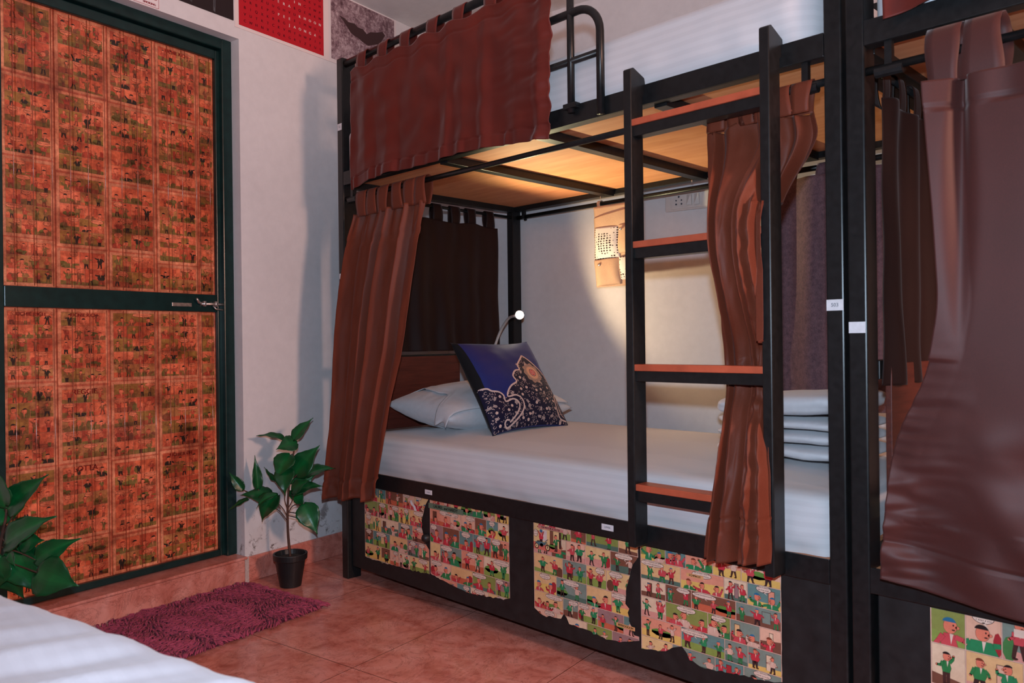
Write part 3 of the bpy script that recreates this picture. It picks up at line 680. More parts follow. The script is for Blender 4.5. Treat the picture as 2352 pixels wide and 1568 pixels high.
# fronts of the box
comic_panel(box1, -2.745, -2.322, .409, [(-2.745, .112), (-2.6, .112), (-2.45, .118), (-2.322, .125)], 21, bite=(.31, .09, .045), rh=.058, cw=.072)
comic_panel(box1, -2.316, -1.891, .407, [(-2.316, .128), (-2.2, .112), (-2.1, .102), (-2.02, .110), (-1.891, .124)], 22, rh=.062, cw=.074,
            title=[('LAUREL and HARDY', -2.222, .386, .0125, (cc(96, 116, 96, 1.4), cc(34, 36, 40))), ('THE PLAID', -2.205, .366, .006, (PAL['white'], cc(60, 40, 40)))])
def bike_cell(art, rnd):
    win = rect(-1.775, .322, -1.655, .390); P_ = PAL; ln, st = P_['line'], cc(70, 96, 100, K_)
    for p_, c_, l_ in ((rect(-1.776, .321, -1.654, .391), ln, 11), (win, P_['bg'][0], 12), ([(-1.775, .322), (-1.655, .322), (-1.655, .336), (-1.775, .345)], cc(190, 96, 80, K_), 13), (rect(-1.703, .345, -1.688, .390), P_['bg'][4], 13), (rect(-1.735, .352, -1.716, .388), cc(196, 176, 170, K_), 13), (rect(-1.664, .338, -1.655, .39), ln, 13), (ell(-1.692, .340, .016, .008), P_['bush'], 13)): art.add(clip(p_, win), c_, l_)
    sub = Art(); figure(sub, -1.676, .327, .055, win, P_, rnd, P_['top'][2], .8, -1); figure(sub, -1.741, .338, .050, win, P_, rnd, P_['top'][0], 1.3, 1)
    for p_, c_, l_ in sub.p: art.add(p_, c_, l_ + 12)
    art.add(clip(ell(-1.740, .3835, .0065, .0055), win), cc(40, 90, 120, K_), 22)
    for x_, r_ in ((-1.760, .0095), (-1.712, .0105)):
        art.add(clip(ell(x_, .333, r_, r_, 18), win), ln, 21); art.add(clip(ell(x_, .333, r_ * .68, r_ * .68, 16), win), P_['bg'][0], 22); art.add(clip(ell(x_, .333, r_ * .25, r_ * .25, 8), win), st, 23)
    for p_, c_ in (([(-1.768, .345), (-1.752, .349), (-1.728, .348), (-1.716, .352), (-1.722, .340), (-1.748, .335)], st), (limb(-1.716, .350, -1.711, .333, .0012, .0012), ln), (limb(-1.722, .352, -1.710, .360, .001, .001), ln), (ell(-1.738, .338, .008, .006, 10), ln), (ell(-1.738, .338, .005, .0035, 10), st), ([(-1.758, .350), (-1.742, .3515), (-1.740, .3495), (-1.757, .347)], ln)): art.add(clip(p_, win), c_, 23)
    bubble(art, -1.764, .374, .009, .011, win, P_, rnd, (-1.75, .365))
    for i in range(len(art.p) - 14, len(art.p)):
        if art.p[i][2] in (8, 9, 10): art.p[i] = (art.p[i][0], art.p[i][1], art.p[i][2] + 14)
comic_panel(box1, -1.777, -1.358, .405, [(-1.777, .125), (-1.74, .108), (-1.66, .118), (-1.645, .14), (-1.63, .11), (-1.56, .108), (-1.49, .100), (-1.44, .102), (-1.40, .112), (-1.358, .125)], 23, bite=(.24, .12, .048), rh=.056, cw=.078, extra=bike_cell,
            title=[('THE MOTOR SCOOTER', -1.700, .396, .0062, (cc(190, 120, 110, 1.4), cc(40, 34, 36))), ('BRRROOOOM', -1.405, .155, .007, (cc(206, 150, 100, 1.4), cc(120, 84, 40, 1.2)))])
comic_panel(box1, -1.350, -.920, .405, [(-1.350, .105), (-1.27, .118), (-1.24, .14), (-1.20, .150), (-1.195, .118), (-1.14, .108), (-1.05, .118), (-.95, .128), (-.92, .135)], 24, rh=.052, cw=.084,
            title=[('SCHMACK!', -1.168, .352, .006, (cc(206, 150, 100, 1.4), cc(50, 40, 40)))])
comic_panel(box2, -.574, -.08, .404, [(-.574, .12), (-.3, .11), (-.08, .12)], 25, rh=.082, cw=.085,
            title=[('THE PHOTOGRAPHER', -.335, .389, .010, (PAL['white'], cc(34, 28, 32)))])
mb = MB()
for (x, z, r_) in ((-2.330, .262, .017), ): mb.lathe((0, 0, 0), [(0.0, .002), (r_, .002), (r_, .0), (r_ * .9, -.012), (r_ * .45, -.02), (0, -.02)], 20)
mb.v = [(v[0] - 2.330, 1.861 + v[2] * 1.0, .262 + v[1]) for v in mb.v]; k = mb.build('lock_knob', M['plastic'], box1, smooth=True)
# torn strip of white tape on the first panel
mb = MB(); fn = lambda u, v: Vector((-2.432 + .012 * u + .035 * v, 1.862 - .004 * abs(math.sin(v * 5)), .388 - .034 * v + .004 * u)); mb.grid(fn, 3, 8); mb.build('torn_tape', M['sticker'], box1, solid=.0006)
# stickers
sticker(None, bed, -2.322, -2.281, YF, .431, .448, 'middle'); sticker(None, bed, -1.478, -1.434, YF, .433, .451, 'UPPER')
sticker(None, bed, -2.887, -2.858, YF, 1.908, 1.936, '52'); sticker(None, bed, -2.887, -2.858, YF, 1.275, 1.298, '51')
sticker(None, bed, -.789, -.749, YF, 1.064, 1.090, '503'); sticker(None, bed2, -.737, -.699, YF, 1.010, 1.036, '')
# ladder hooked over the rail
lad = MB()
for xa, nm in ((-1.331, 'l'), (-.921, 'r')):
    mb = MB(); 
    prof = [(1.782, 0.42), (1.842, 0.42), (1.842, 1.690), (1.858, 1.700), (1.870, 1.722), (1.868, 1.740), (1.800, 1.764), (1.784, 1.757)]
    n = len(prof); vs = [(xa, y, z) for y, z in prof] + [(xa + .026, y, z) for y, z in prof]
    mb.add(vs, [tuple(range(n)), tuple(reversed(range(n, 2 * n)))] + [(i, i + n, (i + 1) % n + n, (i + 1) % n) for i in range(n)])
    mb.build('ladder_stile', M['black'], bed, bevel=.003)
for z in (1.616, 1.275, .932, .598):
    rg = MB().box(-1.306, -.920, 1.792, 1.832, z - .048, z - .018).build('ladder_rung', M['black'], bed, bevel=.002)
    MB().box(-1.308, -.920, 1.787, 1.838, z - .0185, z).build('wooden_tread', M['orange'], rg, bevel=.002)

# ------------------------------------------------------------------ mattresses and linen
def mattress(name, x0, x1, y0, y1, z0, z1, mat, label, cat='mattress', crown=.03, seed=0, r_=.05, amp=.004, group='white sheeted mattresses on the bunks'):
    # rounded slab, softly crowned, with tucked creases near the corners
    cx_, cy_, hx, hy = (x0 + x1) / 2, (y0 + y1) / 2, (x1 - x0) / 2, (y1 - y0) / 2
    NU, NV = 200, 34
    def peri(u):
        # superellipse perimeter parameterised evenly along a rounded rectangle
        per = 4 * (hx + hy); d = u * per; pts = [(-hx, -hy), (hx, -hy), (hx, hy), (-hx, hy), (-hx, -hy)]
        for a, b in zip(pts, pts[1:]):
            l = abs(b[0] - a[0]) + abs(b[1] - a[1])
            if d <= l: return lerp(a[0], b[0], d / l), lerp(a[1], b[1], d / l)
            d -= l
        return pts[0]
    def fn(u, v):
        px_, py_ = peri(u % 1.0)
        H = z1 - z0
        cor = min(abs(abs(px_) - hx) + abs(abs(py_) - hy), .3) / .3
        if v < .5:                                     # side wall
            s = v / .5; z = z0 + (H - r_ * .6) * s; k = 1 - .012 * (1 - math.sin(math.pi * min(s * 1.1, 1))); sc_x = k; sc_y = k
            bulge = .012 * math.sin(math.pi * s); crease = amp * (1 - s * .7) * nz(px_ * 14 + py_ * 14, s * 2.2, seed) * (1.3 + (1 - cor) * 3) - amp * abs(math.sin((px_ + py_) * 9 + seed)) * .4
            nx, ny = (1 if px_ > hx - 1e-6 else -1 if px_ < -hx + 1e-6 else 0), (1 if py_ > hy - 1e-6 else -1 if py_ < -hy + 1e-6 else 0)
            m = math.hypot(nx, ny) or 1
            X = px_ + nx / m * (bulge + crease); Y = py_ + ny / m * (bulge + crease)
            rr = .045                                  # round the four vertical corners
            dx, dy = max(abs(X) - (hx - rr), 0), max(abs(Y) - (hy - rr), 0); dd = math.hypot(dx, dy)
            if dx > 0 and dy > 0 and dd > rr: X = math.copysign(hx - rr + dx / dd * rr, X); Y = math.copysign(hy - rr + dy / dd * rr, Y)
            return Vector((cx_ + X, cy_ + Y, z))
        s = (v - .5) / .5                               # round over the top edge then in to the centre
        a = min(s / .35, 1) * math.pi / 2; inn = r_ * (1 - math.cos(a)) + max(0, (s - .35) / .65) * 10
        z = z1 - r_ * .6 + r_ * .6 * math.sin(a)
        k = max(0, (s - .35) / .65); lx, ly = max(hx - r_ * (1 - math.cos(a)), 0), max(hy - r_ * (1 - math.cos(a)), 0)
        X, Y = px_ / hx * lx, py_ / hy * ly
        rr = .045; dx, dy = max(abs(X) - (lx - rr), 0), max(abs(Y) - (ly - rr), 0); dd = math.hypot(dx, dy)
        if dx > 0 and dy > 0 and dd > rr: X = math.copysign(lx - rr + dx / dd * rr, X); Y = math.copysign(ly - rr + dy / dd * rr, Y)
        # collapse onto the centre line rather than a point
        tx = max(min(X, hx - hy), -(hx - hy)); X = lerp(X, tx, k); Y = lerp(Y, 0, k)
        z += crown * (1 - (1 - k) ** 2) + .004 * nz((cx_ + X) * 5, (cy_ + Y) * 5, seed) * (k > 0) + .0015 * nz((cx_ + X) * 17, (cy_ + Y) * 9, seed + 5) * (k > 0)
        return Vector((cx_ + X, cy_ + Y, z))
    mb = MB().grid(fn, NU, NV, closeu=True)
    mb.add([fn(i / NU, 0) for i in range(NU)], [tuple(reversed(range(NU)))])
    o = mb.build(name, mat, loc=(cx_, cy_, z0), smooth=True); return tag(o, label, cat, group)
mattress('mattress', -2.835, -.80, 1.886, 2.872, .463, .618, M['sheet'], 'white striped mattress on the lower bunk with the blue cushion', crown=.024, seed=1)
mattress('mattress', -2.846, -.815, 1.858, 2.872, 1.706, 1.905, M['sheet'], 'white striped mattress on the upper bunk beside the guard rail', crown=.03, seed=4)
mattress('mattress', -.685, 1.35, 1.886, 2.872, .463, .625, M['sheet_p'], 'white mattress showing at the edge of the large brown curtain, low on the right bunk', crown=.02, seed=6)
mattress('mattress', -.685, 1.35, 1.868, 2.872, 1.706, 1.89, M['sheet_p'], 'white mattress corner at the very top, on the right upper bunk', crown=.02, seed=8)

def pillow(name, c, ax, ay, w_, h_, th, mat, seed, label, cat, nrm=None, pinch=.10, puff=1.0, back=None, art=None, group=None, wr=.004):
    # c: centre, ax/ay: unit vectors in the pillow plane, corners pulled out like a filled cover
    ax = Vector(ax).normalized(); n_ = ax.cross(Vector(ay)).normalized(); ay = n_.cross(ax).normalized(); c = Vector(c)
    def shape(u, v, s):
        a, b = 2 * u - 1, 2 * v - 1
        e = (1 - abs(a) ** 2.4) * (1 - abs(b) ** 2.4); t_ = max(e, 0) ** .48
        X = a * w_ / 2 * (1 - pinch * (1 - b * b) * (1) * .55 * abs(a)); Y = b * h_ / 2 * (1 - pinch * (1 - a * a) * .55 * abs(b))
        wv = wr * nz(u * 7, v * 7, seed) * t_ + wr * .8 * nz(u * 3 + 9, v * 12, seed) * t_
        return c + ax * X + ay * Y + n_ * (s * th / 2 * t_ * (1 + .12 * nz(u * 2.5, v * 2.5, seed)) + wv)
    mb = MB(); N = 40
    mb.grid(lambda u, v: shape(u, v, 1), N, N, mi=0)
    if back:
        for j in range(N):
            for i in (0, 1): mb.mi[j * N + i] = 1
    mb.grid(lambda u, v: shape(1 - u, v, -1), N, N, mi=1 if back else 0)
    if art: art(mb, lambda u, v, l: shape(u - .010, max(v * .965 - .012, .004), 1) + n_ * (.0005 + .00018 * l))
    o = mb.build(name, mat, loc=c, smooth=True, weld=True); return tag(o, label, cat, group)
pl = pillow('pillow', (-2.565, 2.37, .715), (0, 1, .0), (-1, 0, .10), .74, .43, .185, M['sheet_p'], 2, 'white pillow lying behind the blue cushion on the lower bunk', 'pillow', wr=.010)
# loose outer flap of the pillow case lying over it
_pc, _px, _py = Vector((-2.565, 2.37, .715)), Vector((0, 1, 0)), Vector((-1, 0, .10)).normalized(); _pn = _px.cross(_py).normalized()
if _pn.z < 0: _pn = -_pn
def flapf(u, v):
    # the case's loose top layer: follows the pillow's upper side and ends in a wavy free edge towards the camera
    u0 = interp([(0, -.03), (.22, -.02), (.30, .10), (.42, .16), (.62, .12), (.80, .19), (1, .14)], v) + .012 * math.sin(v * 23)
    uu = lerp(u0, .97, u); a, b = 2 * max(uu, .0) - 1, 2 * (.02 + .96 * v) - 1
    e = max((1 - abs(a) ** 2.4) * (1 - abs(b) ** 2.4), 0); t_ = e ** .48
    p = _pc + _px * (a * .37 * (1 - .055 * (1 - b * b) * abs(a))) + _py * (b * .215) + _pn * (.095 * t_ + .010 + .007 * nz(u * 5, v * 5, 3) * t_ + .005 * math.sin(u * 13 + v * 11) * t_)
    if uu < 0: p += Vector((0, uu * .6, uu * 1.2))
    if u < .06: p.z -= .004
    return p
MB().grid(flapf, 60, 50).build('pillow_case_flap', M['sheet_p'], pl, smooth=True, solid=.002)
pillow('pillow', (-2.60, 2.30, 2.005), (0, 1, 0), (-1, 0, .12), .72, .42, .15, M['sheet_p'], 7, 'white pillow end on the upper bunk, seen at the left behind the russet curtain', 'pillow')
pillow('pillow', (-1.13, 2.66, 2.02), (1, .1, 0), (0, 1, .1), .42, .42, .15, M['sheet_p'], 9, 'white pillow just showing over the upper mattress at the top of the photo', 'pillow')

# embroidered looking print on the cushion
NAVY, NAVY2, SILV, GOLD, RED_ = cc(26, 42, 112, 1.0), cc(24, 26, 56, 1.0), cc(206, 180, 170, 1.3), cc(210, 160, 130, 1.3), cc(200, 60, 58, 1.3)
def cushion_art(mb, fn):
    def ribbon(pts, wd, col, l=3):
        # smooth the control points, then lay a narrow strip
        sm = []
        for i in range(len(pts) - 1):
            p0 = pts[max(i - 1, 0)]; p1 = pts[i]; p2 = pts[i + 1]; p3 = pts[min(i + 2, len(pts) - 1)]
            n = max(3, int(math.hypot(p2[0] - p1[0], p2[1] - p1[1]) / .02))
            for k in range(n):
                t = k / n; q = []
                for a in (0, 1):
                    q.append(.5 * ((2 * p1[a]) + (-p0[a] + p2[a]) * t + (2 * p0[a] - 5 * p1[a] + 4 * p2[a] - p3[a]) * t * t + (-p0[a] + 3 * p1[a] - 3 * p2[a] + p3[a]) * t ** 3))
                sm.append(tuple(q))
        sm.append(pts[-1])
        L_, R_ = [], []
        for i, p in enumerate(sm):
            a = sm[max(i - 1, 0)]; b = sm[min(i + 1, len(sm) - 1)]; l_ = math.hypot(b[0] - a[0], b[1] - a[1]) + 1e-9
            nx, ny = -(b[1] - a[1]) / l_ * wd / 2, (b[0] - a[0]) / l_ * wd / 2
            L_.append(fn(p[0] + nx, p[1] + ny, l)); R_.append(fn(p[0] - nx, p[1] - ny, l))
        n = len(sm); mb.add(L_ + R_, [(i, i + 1, n + i + 1, n + i) for i in range(n - 1)], col=col, mi=2)
    def blob(poly, col, l=3):
        n = len(poly); cx0 = sum(p[0] for p in poly) / n; cy0 = sum(p[1] for p in poly) / n; rad = max(math.hypot(x - cx0, y - cy0) for x, y in poly)
        if rad < .02: mb.add([fn(x, y, l) for x, y in poly], [tuple(range(n))], col=col, mi=2); return
        k = 2 if rad < .045 else 5
        vs = [fn(cx0, cy0, l)] + [fn(cx0 + (x - cx0) * r / k, cy0 + (y - cy0) * r / k, l) for r in range(1, k + 1) for x, y in poly]
        fs = [(0, 1 + i, 1 + (i + 1) % n) for i in range(n)] + [(1 + r * n + i, 1 + (r + 1) * n + i, 1 + (r + 1) * n + (i + 1) % n, 1 + r * n + (i + 1) % n) for r in range(k - 1) for i in range(n)]
        mb.add(vs, fs, col=col, mi=2)
    CX = .56
    left = [(0, .30), (.045, .27), (.11, .17), (.16, .18), (.20, .26)]
    arch = [(.694, .80), (.62, .735), (.555, .67), (.541, .612), (.477, .601), (.42, .541), (.434, .479), (.349, .442), (.294, .394), (.264, .335), (.36, .334), (.42, .285), (.424, .207), (.34, .115), (.22, .045), (.168, .035), (.150, .075), (.175, .105), (.21, .095)]
    archr = [(.694, .80), (.775, .72), (.84, .65), (.875, .60), (.915, .555), (.93, .47), (.965, .42)]
    low = [(.012, .48), (.073, .458), (.107, .424), (.183, .396), (.219, .352), (.219, .288), (.308, .300), (.36, .265), (.365, .211), (.30, .135), (.21, .075)]
    rght = [(.975, .335), (.915, .31), (.872, .215), (.866, .13), (.89, .065), (.975, .05)]
    rght2 = [(.985, .30), (.935, .27), (.91, .19), (.915, .12), (.95, .085)]
    # darker ground under the arch
    def fill(poly_l, y_of, col):
        pass
    gp = []
    NX = 46; NY = 40
    def inside(x, y):
        poly = arch[:10] + [(.219, .33), (.219, .352), (.183, .396), (.107, .424), (.073, .458), (.012, .48), (.012, .012), (.988, .012), (.988, .43)] + archr[::-1]
        c = False
        for i in range(len(poly)):
            (x1, y1), (x2, y2) = poly[i - 1], poly[i]
            if (y1 > y) != (y2 > y) and x < (x2 - x1) * (y - y1) / (y2 - y1 + 1e-12) + x1: c = not c
        return c
    for i in range(NX * 2):
        for j in range(NY * 2):
            x0, x1, y0, y1 = i / (NX * 2), (i + 1) / (NX * 2), j * .82 / (NY * 2), (j + 1) * .82 / (NY * 2)
            if inside((x0 + x1) / 2, (y0 + y1) / 2): mb.add([fn(x0, y0, 0), fn(x1, y0, 0), fn(x1, y1, 0), fn(x0, y1, 0)], [(0, 1, 2, 3)], col=NAVY2, mi=2)
    for r_ in (arch, archr, low, rght): ribbon(r_, .017, SILV)
    ribbon(rght2, .010, SILV)
    # rosette
    mx, my = .713, .575
    blob([(mx + .118 * math.cos(a) * (1 + .07 * math.cos(10 * a)), my + .118 * math.sin(a) * (1 + .07 * math.cos(10 * a))) for a in [i * math.pi / 30 for i in range(60)]], cc(176, 140, 122, 1.2), 3)
    for k in range(20):
        a = k * math.pi / 10; blob(ell(mx + .098 * math.cos(a), my + .098 * math.sin(a), .010, .010, 8), NAVY2, 4)
        blob(ell(mx + .098 * math.cos(a), my + .098 * math.sin(a), .006, .006, 7), SILV, 5)
    blob(ell(mx, my, .074, .074, 30), GOLD, 5); blob(ell(mx, my, .044, .044, 24), NAVY2, 6); blob(ell(mx, my, .038, .038, 24), cc(220, 170, 160, 1.3), 7); blob(ell(mx, my, .033, .033, 24), RED_, 8)
    for dx in (-.014, 0, .014): blob(rect(mx + dx - .0016, my - .024, mx + dx + .0016, my + .024), SILV, 9)
    for dy in (-.012, 0, .012): blob(rect(mx - .024, my + dy - .0015, mx + .024, my + dy + .0015), SILV, 9)
    # scrolls, leaves and flowers filling the ground
    rn = random.Random(8)
    def flower(x, y, s):
        for k in range(5):
            a = k * 2 * math.pi / 5 + .3; blob(ell(x + .6 * s * math.cos(a), y + .6 * s * math.sin(a), .5 * s, .5 * s, 8), SILV, 4)
        blob(ell(x, y, .35 * s, .35 * s, 8), GOLD, 5)
    def leafy(x, y, s, a):
        pts = [(x + (i / 6) * s * math.cos(a), y + (i / 6) * s * math.sin(a)) for i in range(7)]; ribbon(pts, .0022, SILV, 4)
        for i in range(1, 6):
            for sg in (-1, 1):
                b = a + sg * .9; px_, py_ = pts[i]; blob(ell(px_ + .2 * s * math.cos(b), py_ + .2 * s * math.sin(b), .17 * s, .05 * s, 7, b), SILV, 4)
    def scroll(x, y, s, a, d):
        ribbon([(x + s * (1 - k / 14) * math.cos(a + d * k * .42), y + s * (1 - k / 14) * math.sin(a + d * k * .42)) for k in range(13)], .0032, SILV, 4)
    def ok(x, y, m=.02):
        if not inside(x, y) or not inside(x + m, y) or not inside(x - m, y) or not inside(x, y + m): return False
        if math.hypot(x - mx, y - my) < .145: return False
        for r_ in (arch, archr, low, rght):
            for (a, b) in r_:
                if math.hypot(x - a, y - b) < .022 + m * .3: return False
        return y > .02 and .02 < x < .98
    placed = []
    for n, m, kind in ((34, .050, 0), (90, .042, 1), (400, .030, 2), (800, .017, 3), (900, .011, 4)):
        for _ in range(n * 3):
            x, y = rn.random(), rn.random() * .8
            if not ok(x, y, m * .7) or any(math.hypot(x - a, y - b) < (m + c) * .62 for a, b, c in placed): continue
            placed.append((x, y, m))
            if kind == 0: flower(x, y, .015)
            elif kind == 1: leafy(x - .02, y - .01, .048, rn.uniform(0, 6.28))
            elif kind == 2: scroll(x, y, .020, rn.uniform(0, 6.28), rn.choice((-1, 1)))
            elif kind == 3: leafy(x, y, .018, rn.uniform(0, 6.28)) if rn.random() < .4 else scroll(x, y, .010, rn.uniform(0, 6.28), 1)
            else: blob(ell(x, y, .0045, .0045, 6), SILV, 4)
cmats = [cloth_mat('navy_cushion_cloth', L(20, 36, 100, 1.1), L(26, 46, 122, 1.1), .6, .2, 600), cloth_mat('black_cushion_back', (.006, .006, .008, 1), (.01, .01, .012, 1), .9, .05, 600), M['print_plain']]
pillow('cushion', (-2.335, 2.325, .815), (0.02, 1, 0), (-.55, 0, .80), .445, .445, .135, cmats, 5, 'navy blue square cushion with pale arch pattern and red rosette, leaning on the pillow', 'cushion', pinch=.16, back=1, art=cushion_art, wr=.004)

# folded linen at the foot
def folded(x0, x1, y0, y1, z0, z1, seed, lab, tilt=0):
    cx_, cy_ = (x0 + x1) / 2, (y0 + y1) / 2; hx, hy = (x1 - x0) / 2, (y1 - y0) / 2; hz = (z1 - z0) / 2
    def fn(u, v):
        a = 2 * math.pi * u; b = math.pi * (v - .5); e = .30
        sg = lambda q, w_: math.copysign(abs(q) ** w_, q)
        X = hx * sg(math.cos(a), e) * sg(math.cos(b), e); Y = hy * sg(math.sin(a), e) * sg(math.cos(b), e); Z = hz * sg(math.sin(b), .8)
        n_ = nz(X * 9 + seed, Y * 9, Z * 22); m_ = nz(X * 24 + seed, Y * 5, Z * 60)
        return Vector((cx_ + X + .016 * n_ + .004 * m_, cy_ + Y + .016 * n_ + .006 * m_, (z0 + z1) / 2 + Z + .004 * n_ + tilt * X))
    o = MB().grid(fn, 96, 28, closeu=True).build('folded_sheet', M['sheet_p'], loc=(cx_, cy_, z0), smooth=True); return tag(o, lab, 'folded sheet', 'stack of folded white sheets at the foot of the lower bunk')
folded(-1.30, -.86, 2.16, 2.52, .648, .686, 1, 'folded white sheet at the bottom of the stack on the lower bunk')
folded(-1.29, -.87, 2.17, 2.51, .692, .728, 2, 'folded white sheet second from the bottom of the stack')
folded(-1.30, -.86, 2.165, 2.515, .734, .764, 3, 'thin folded white sheet second from the top of the stack')
folded(-1.29, -.87, 2.16, 2.52, .770, .836, 4, 'thick folded white sheet on top of the stack on the lower bunk', .06)

# near bed
NB = Matrix.Translation(Vector((-1.515, .314, 0))) @ Matrix.Rotation(R(12.4), 4, 'Z')
nb = thing('single_bed', NB @ Vector((.3, -.5, 0)), 'low bed with a rumpled white sheet filling the lower left corner', 'bed')
def nbf(u, v):
    x = lerp(-.42, 1.60, u); d = v * 1.25                   # d runs from the far hanging edge over the rim and towards the camera
    hang = .22
    if d < hang: y = .012 + .006 * math.sin(x * 23); z = .60 - .045 - (hang - d) * 1.0
    elif d < hang + .07:
        a = (d - hang) / .07 * math.pi / 2; y = .012 - .045 * (1 - math.cos(a)); z = .555 + .045 * math.sin(a)
    else: y = -.033 - (d - hang - .07); z = .60
    k = min(max((d - hang) / .07, 0), 1)
    # long soft folds fanning across the sheet
    q = x * .85 - y * .52; q2 = x * .52 + y * .85; f_ = (1 - 2 * abs(math.sin(q * 27 + 2.2 * nz(q * 3, q2 * 1.2, 2)))) * (.45 + .5 * nz(q * 4, q2 * 2.5, 7)) + .9 * nz(q * 17, q2 * 3.0, 1) + .35 * nz(q * 40, q2 * 7, 5)
    amp_ = .0135 * (.35 + .65 * min(1, max(0, d - .26) / .10)) * (1 + .5 * nz(x * 2, y * 2, 9))
    z += k * amp_ * f_ + .004 * k * math.sin(x * 5.2 + .8) * math.exp(-abs(y) * 3) ; y += (1 - k) * .008 * f_ 
    return NB @ Vector((x, y, z))
MB().grid(nbf, 240, 130).build('bed_sheet', M['sheet_n'], nb, smooth=True, solid=.003)
def nbbox(name, x0, x1, y0, y1, z0, z1, mat, bv=.004):
    mb = MB().box(x0, x1, y0, y1, z0, z1); mb.v = [tuple(NB @ Vector(p)) for p in mb.v]; return mb.build(name, mat, nb, bevel=bv)
nbbox('mattress', -.40, 1.58, -1.0, -.012, .40, .575, M['sheet_p'], .03)
nbbox('bed_frame', -.40, 1.58, -1.0, -.02, .28, .398, M['blackw'])
for xa in (-.38, 1.50):
    for ya in (-.98, -.09): nbbox('leg', xa, xa + .06, ya, ya + .06, 0, .28, M['black'])

# ------------------------------------------------------------------ curtains
def tab_loop(parent, x, w_, ycen, zrod, zbot, mat, r_=.014, along='x', skew=0.0):
    # a strap that runs up in front, over the rod and down behind
    def fn(u, v):
        xx = (u - .5) * w_; t = v
        if t < .4: s = t / .4; yy = -r_ - .004 * math.sin(s * 3); zz = lerp(zbot, zrod, s)
        elif t < .6: a = (t - .4) / .2 * math.pi; yy = -r_ * math.cos(a); zz = zrod + r_ * math.sin(a)
        else: s = (t - .6) / .4; yy = r_ + .004 * math.sin(s * 3) - s * r_ * .6; zz = lerp(zrod, zbot, s)
        xx *= 1 + .10 * math.sin(v * 9 + x * 40); sk = skew * (abs(t - .5) * 2)
        return (Vector((x + xx + sk, ycen + yy, zz)) if along == 'x' else Vector((ycen - yy, x + xx + sk, zz)))
    return MB().grid(fn, 4, 26).build('tab', mat, parent, smooth=True, solid=.0016)
def curtain(name, label, group, loc, fn, mat, nu=160, nv=110, hem=None):
    t = thing(name, loc, label, 'curtain', group)
    MB().grid(fn, nu, nv).build('cloth_panel', mat, t, smooth=True, solid=.0016)
    return t
GC = 'brown tab top curtains hung on the bunks'
def folds(u, n, seed, sharp=.8):
    # zig-zag pleats of uneven width, -1..1
    w_ = u * n + .32 * math.sin(u * 7.3 + seed) + .20 * math.sin(u * 17.1 + seed * 2.3)
    t_ = (w_ % 1.0); a = .28 + .44 * (.5 + .5 * math.sin(math.floor(w_) * 2.7 + seed))
    v_ = t_ / a if t_ < a else (1 - t_) / (1 - a)
    s_ = v_ * v_ * (3 - 2 * v_); return (lerp(s_, v_, .55) * 2 - 1)
# russet curtain on the upper bunk
hemU = [(-2.758, 1.630), (-2.606, 1.652), (-2.446, 1.660), (-2.268, 1.653), (-2.059, 1.662), (-1.858, 1.653), (-1.70, 1.636), (-1.644, 1.630)]
tabsU = [-2.705, -2.558, -2.412, -2.248, -2.100, -1.932, -1.78, -1.64]
def fU(u, v):
    x = lerp(-2.742, -1.630, u); zt = 2.124 + .018 * u
    near = min(abs(x - t) for t in tabsU); zt -= .016 * (1 - math.exp(-(near / .05) ** 2)) * 1.0
    z = lerp(zt, interp(hemU, x), v); x += -.014 * v * (1 - u) - .014 * v * u + .020 * math.sin(v * 3) * (u > .8) * (u - .8) * 2
    f = .0065 * folds(u, 8, 1.0) * (.25 + .75 * v) + .007 * math.sin(u * 15 + 2) * (.5 + .5 * v)
    f += .015 * nz(u * 6, v * 2.2, 1) + .009 * nz(u * 13, v * 7, 4)
    side = max(0, (u - .72) / .28); f += side * (.018 * nz(u * 5, v * 9, 7) + .014 * nz(u * 9 + v * 6, v * 17, 8))
    if v > .9: f += .004 * math.sin(u * 90 + nz(u * 12, 1) * 5)
    seam = .0025 if abs(v - .085) < .006 or abs(v - .905) < .005 else 0
    return Vector((x, 1.816 + f * .9 + seam + .0 * v, z))
cU = curtain('curtain', 'russet curtain with seven tabs hanging over the side of the upper left bunk', GC, (-2.2, 1.82, 1.63), fU, M['satin_red'], 220, 110)
for x in tabsU: tab_loop(cU, x, .060, YF + .018, 2.187, 2.112, M['satin_red'], .019)
# lower left curtain, pulled towards the left post
xlL = [(.33, -2.935), (.49, -2.908), (.73, -2.870), (.965, -2.853), (1.336, -2.815), (1.48, -2.784), (1.62, -2.735)]
xrL = [(.40, -2.563), (.484, -2.541), (.679, -2.486), (.811, -2.447), (.965, -2.389), (1.231, -2.336), (1.493, -2.304), (1.60, -2.295)]
def fL(u, v):
    z = lerp(1.535, .335 + .05 * u + .008 * math.sin(u * 14), v); xl, xr = interp(xlL, z), interp(xrL, z)
    x = lerp(xl, xr, u); amp = interp([(0, .014), (.12, .020), (.4, .027), (1, .024)], v)
    f = amp * folds(u + .012 * math.sin(v * 4), 3.7, 2.0) + .008 * nz(u * 6, v * 2.5, 3) + .003 * nz(u * 20, v * 14, 3)
    if v > .93: f += .008 * nz(u * 18, v * 30, 5)
    if abs(v - .93) < .005: f += .004
    if v < .12: f += .008 * math.sin(u * 70) * (1 - v / .12) + (.003 if abs(v - .10) < .01 else 0)
    y = interp([(0, 1.862), (.08, 1.845), (.3, 1.822), (1, 1.805)], v)
    return Vector((x, y + f - .006, z))
cL = curtain('curtain', 'brown pleated curtain gathered at the left post of the lower bunk, above the potted plant', GC, (-2.7, 1.82, .34), fL, M['satin'], 240, 130)
for x in (-2.715, -2.64, -2.56, -2.475, -2.39, -2.325): tab_loop(cL, x, .066, YF + .012, 1.614, 1.522, M['satin'], .017, skew=.010 * math.sin(x * 50))
